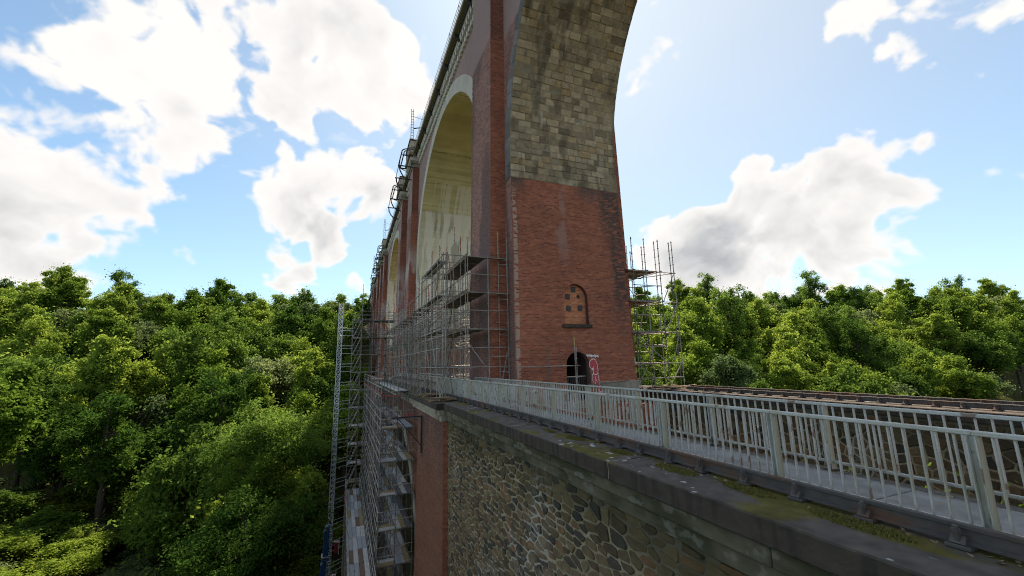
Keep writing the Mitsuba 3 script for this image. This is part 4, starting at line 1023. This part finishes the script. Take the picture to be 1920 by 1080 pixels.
# ---------------------------------------------------------------- trees
def make_tree(name, seed, rx, rz, trunk, nl, size, leaf, lobes=16, open_=0.0):
    """shapegroup: crown (origin at the foot of the trunk, crown centre at trunk + rz*.8)"""
    r_ = np.random.default_rng(seed); cz = trunk + rz * .85
    cs, rs = [], []
    for i in range(lobes):
        d = r_.normal(0, 1, 3); d /= np.linalg.norm(d); q = r_.uniform(.35, .85) if i else 0
        d[2] = d[2] * 1.0 + .1
        cs.append(d * [rx, rx, rz] * q + [0, 0, cz]); rs.append(rx * r_.uniform(.26, .46) * (1.25 if i == 0 else 1))
    pc, nn, tone = [], [], []
    sub, sr, lob = [], [], []
    for q_, (c, rad) in enumerate(zip(cs, rs)):
        m_ = int(r_.integers(6, 12))
        for _ in range(m_):
            d = r_.normal(0, 1, 3) + [0, 0, .25]; d /= np.linalg.norm(d)
            sub.append(c + d * rad * r_.uniform(.45, 1.0)); sr.append(rad * r_.uniform(.22, .55)); lob.append(c)
    w_ = np.array(sr) ** 2; w_ /= w_.sum()
    for c, rad, n, lc in zip(sub, sr, r_.multinomial(nl, w_), lob):
        d = r_.normal(0, 1, (n, 3)); d /= np.linalg.norm(d, axis=1, keepdims=True)
        q = rad * (.55 + .9 * meshkit.noise(d * 2.2 + c, seed)) * r_.uniform(.35, 1.1, n) ** .6
        keep = meshkit.noise(d * 2.5 + c * 3.1, seed + 9) > open_
        p = c + d * q[:, None] * [1.1, 1.1, .85]
        st_ = r_.random(n) < .16; p[st_] += r_.normal(0, .16 * rx, (int(st_.sum()), 3)) * [1, 1, .8]
        tn_ = np.clip(r_.random() * .5 + .5 * r_.random(n), 0, 1)
        pc.append(p[keep]); nn.append((d * .6 + r_.normal(0, .6, (n, 3)) + [0, 0, .55])[keep]); tone.append(tn_[keep])
    p, nv, tn = np.vstack(pc), np.vstack(nn), np.concatenate(tone)
    v, f = leaves_at(p, size, r_, nv)
    uv = np.stack([np.repeat(tn, 4), np.full(len(v), .5)], 1)
    limbs = [tubem((0, 0, -1.5), (0, 0, trunk), rx * .07, 7), tubem((0, 0, trunk), (rx * .04, 0, cz + rz * .5), rx * .045, 6)]
    for c in cs[1:]:
        a = np.array([0, 0, min(trunk + r_.uniform(0, .8) * rz, c[2] - .4)]); mid = (a + c) / 2 + [0, 0, -.08 * rz]
        limbs += [tubem(a, mid, rx * .028, 5), tubem(mid, c, rx * .018, 5)]
    scene[name] = {'type': 'shapegroup', 'crown': mikit.ply(trimesh.Trimesh(v, f, process=False), leaf, uv=uv), 'trunk': mikit.ply(cat(limbs), 'bark', smooth=40)}
make_tree('tree_kind_round', 3, 4.6, 5.0, 4.0, 21000, .215, 'leaf_fresh', 22)
make_tree('tree_kind_oak', 5, 4.8, 4.6, 5.0, 20000, .22, 'leaf_dark', 20, .12)
make_tree('tree_kind_tall', 8, 3.8, 6.6, 6.0, 20000, .215, 'leaf_fresh', 20, .12)
make_tree('tree_kind_silver', 13, 4.0, 4.4, 4.0, 17000, .20, 'leaf_silver', 18, .1)
make_tree('tree_kind_open', 21, 4.2, 6.2, 7.0, 11000, .205, 'leaf_dark', 18, .40)
make_tree('tree_kind_near', 34, 4.4, 5.2, 9.0, 32000, .13, 'leaf_dark', 30, .18)
make_tree('tree_kind_near_fresh', 35, 4.0, 4.6, 9.0, 26000, .13, 'leaf_fresh', 30, .22)
FACE = {'round': ('dense round fresh green broadleaf tree', 0), 'oak': ('dense dark green broadleaf tree', 0), 'tall': ('tall narrow green broadleaf tree', 0), 'silver': ('greyish green leafy tree', 0), 'open': ('airy dark tree with a gappy crown', 0)}
def tree(kind, x, y, s_, label, group=None, z=None, rot=None):
    nm = numbered('broadleaf_tree')
    z = float(height(x, y)) if z is None else z
    scene[nm] = {'type': 'instance', 'to_world': T().translate([x, y, z]).rotate([0, 0, 1], rot if rot is not None else float(rng.uniform(0, 360))).scale([s_, s_, s_ * float(rng.uniform(.92, 1.08))]), 'group': {'type': 'ref', 'id': 'tree_kind_' + kind}}
    tag(nm, label, 'tree', group); return nm
def at_dir(az, dist): a = math.radians(az); return dist * math.sin(a), dist * math.cos(a)
# single trees that stand out
x, y = at_dir(50.3, 128); tree('open', x, y, 1.35, 'tall airy tree against the sky right of the outer scaffold', z=-3.0)
x, y = at_dir(46.3, 92); tree('round', x, y, 1.15, 'big rounded bright green tree behind the foot of the outer scaffold', z=-10.2)
x, y = at_dir(46.8, 122); tree('round', x, y, 1.5, 'broad bright tree topping the right hillside left of the airy tall one', z=-3.5)
x, y = at_dir(49.2, 80); tree('silver', x, y, .95, 'grey green tree low beyond the far coping at right', z=-9.5)
tree('near', -6.3, 44.5, 1.05, 'dark leafy tree in the shaded valley left of the hoist mast', z=-19.5)
tree('near_fresh', -5.8, 41.0, .62, 'lower branch crown catching sun left of the hoist mast', z=-15.2)
tree('near', -5.6, 37.0, .95, 'dark tree at the bottom left corner of the view', z=-24.5)
# woods
def in_view(x, y): 
    r_ = x / max(y, 1); return -.72 < r_ < 4.0
kinds = ['round', 'oak', 'tall', 'silver', 'open', 'round', 'oak', 'tall', 'round']
cands = []
for y in np.arange(56, 190, 7.2):
    for x in np.arange(-130, 250, 7.2):
        xx, yy_ = x + rng.uniform(-2.6, 2.6), y + rng.uniform(-2.6, 2.6)
        ye = yy_ + .33 * max(0, xx - 26)
        if ye < 62 or ye > 178 or not in_view(xx, yy_): continue
        if .02 < xx / yy_ < .62 and yy_ > 30: continue          # hidden behind the viaduct
        if 2.0 + .0125 * max(0, yy_ - 52) < xx < 24: continue
        if -4 < xx < 3 and yy_ < 70: continue
        cands.append((math.hypot(xx, yy_), xx, yy_))
cands += [(150.0, 3.0, 150.0), (165.0, 4.5, 163.0), (172.0, 1.0, 172.0), (178.0, 6.0, 176.0), (186.0, 3.5, 186.0), (192.0, 7.5, 190.0)]
cands.sort(); 
RIGHT = np.cross(FWD, UP)
mask = np.zeros((144, 256), bool); yyg, xxg = np.mgrid[0:144, 0:256]
picked, hidden = [], []
for d_, x, y in cands:                     # near to far: trees that nothing of the picture could show go to the far wood
    kd = kinds[rng.integers(len(kinds))]; sc = float(rng.uniform(.85, 1.35))
    c = np.array([x, y, float(height(x, y)) + 8.5 * sc]) - EYE; dz = c @ FWD
    px, py, r_ = 128 + 103 * (c @ RIGHT) / dz, 72 - 103 * (c @ UP) / dz, 103 * 4.8 * sc / dz
    disc = (xxg - px) ** 2 + ((yyg - py) * .8) ** 2 < r_ ** 2
    new = (disc & ~mask).sum()
    if disc.sum() and new > .06 * disc.sum(): picked.append((x, y, kd, sc, py - r_ * 1.1, px)); mask |= disc
    elif disc.sum(): hidden.append((x, y, kd, sc))
for sd, side in ((0, 'left'), (1, 'right')):
    grp = sorted([t for t in picked if (t[0] > 8) == bool(sd)], key=lambda t: abs(t[5] - 128))
    sky_n = 0
    for x, y, kd, sc, top, px in grp:
        ye = y + .33 * max(0, x - 26)
        if ye > 146: sky_n += 1; tree(kd, x, y, sc, f'{FACE[kd][0]} on the {side} skyline, number {sky_n} from the viaduct', f'trees on the {side} skyline')
        else:
            wh = 'high on' if ye > 118 else 'halfway up' if ye > 88 else 'low on'
            tree(kd, x, y, sc, f'{FACE[kd][0]} {wh} the slope {side} of the viaduct', f'{FACE[kd][0]}, {wh} the {side} slope')
for i, (x, y, kd, sc) in enumerate(hidden[:50]):
    scene[f'wood__{i + 1:03d}'] = {'type': 'instance', 'to_world': T().translate([x, y, float(height(x, y))]).rotate([0, 0, 1], float(rng.uniform(0, 360))).scale(sc), 'group': {'type': 'ref', 'id': 'tree_kind_' + kd}}
n = 0
for y in np.arange(46, 80, 5.0):
    for x in np.arange(-62, 6, 5.0):
        xx, yy_ = x + rng.uniform(-1.4, 1.4), y + rng.uniform(-1.4, 1.4)
        if xx > 1 or not (-.75 < xx / yy_) or (xx > -4 and yy_ < 56): continue
        n += 1; kd = ['tree_kind_oak', 'tree_kind_silver', 'tree_kind_round'][rng.integers(3)]
        scene[f'undergrowth__{n:03d}'] = {'type': 'instance', 'to_world': T().translate([xx, yy_, float(height(xx, yy_)) - 1.4]).rotate([0, 0, 1], float(rng.uniform(0, 360))).scale([.75, .75, .45]), 'group': {'type': 'ref', 'id': kd}}
tag('undergrowth', 'shaded leafy undergrowth covering the valley side below the trees', 'undergrowth', kind='stuff')
tag('wood', 'far wooded slope closing the valley', 'wood', kind='stuff')
print('entries', len(scene), 'labels', len(labels))
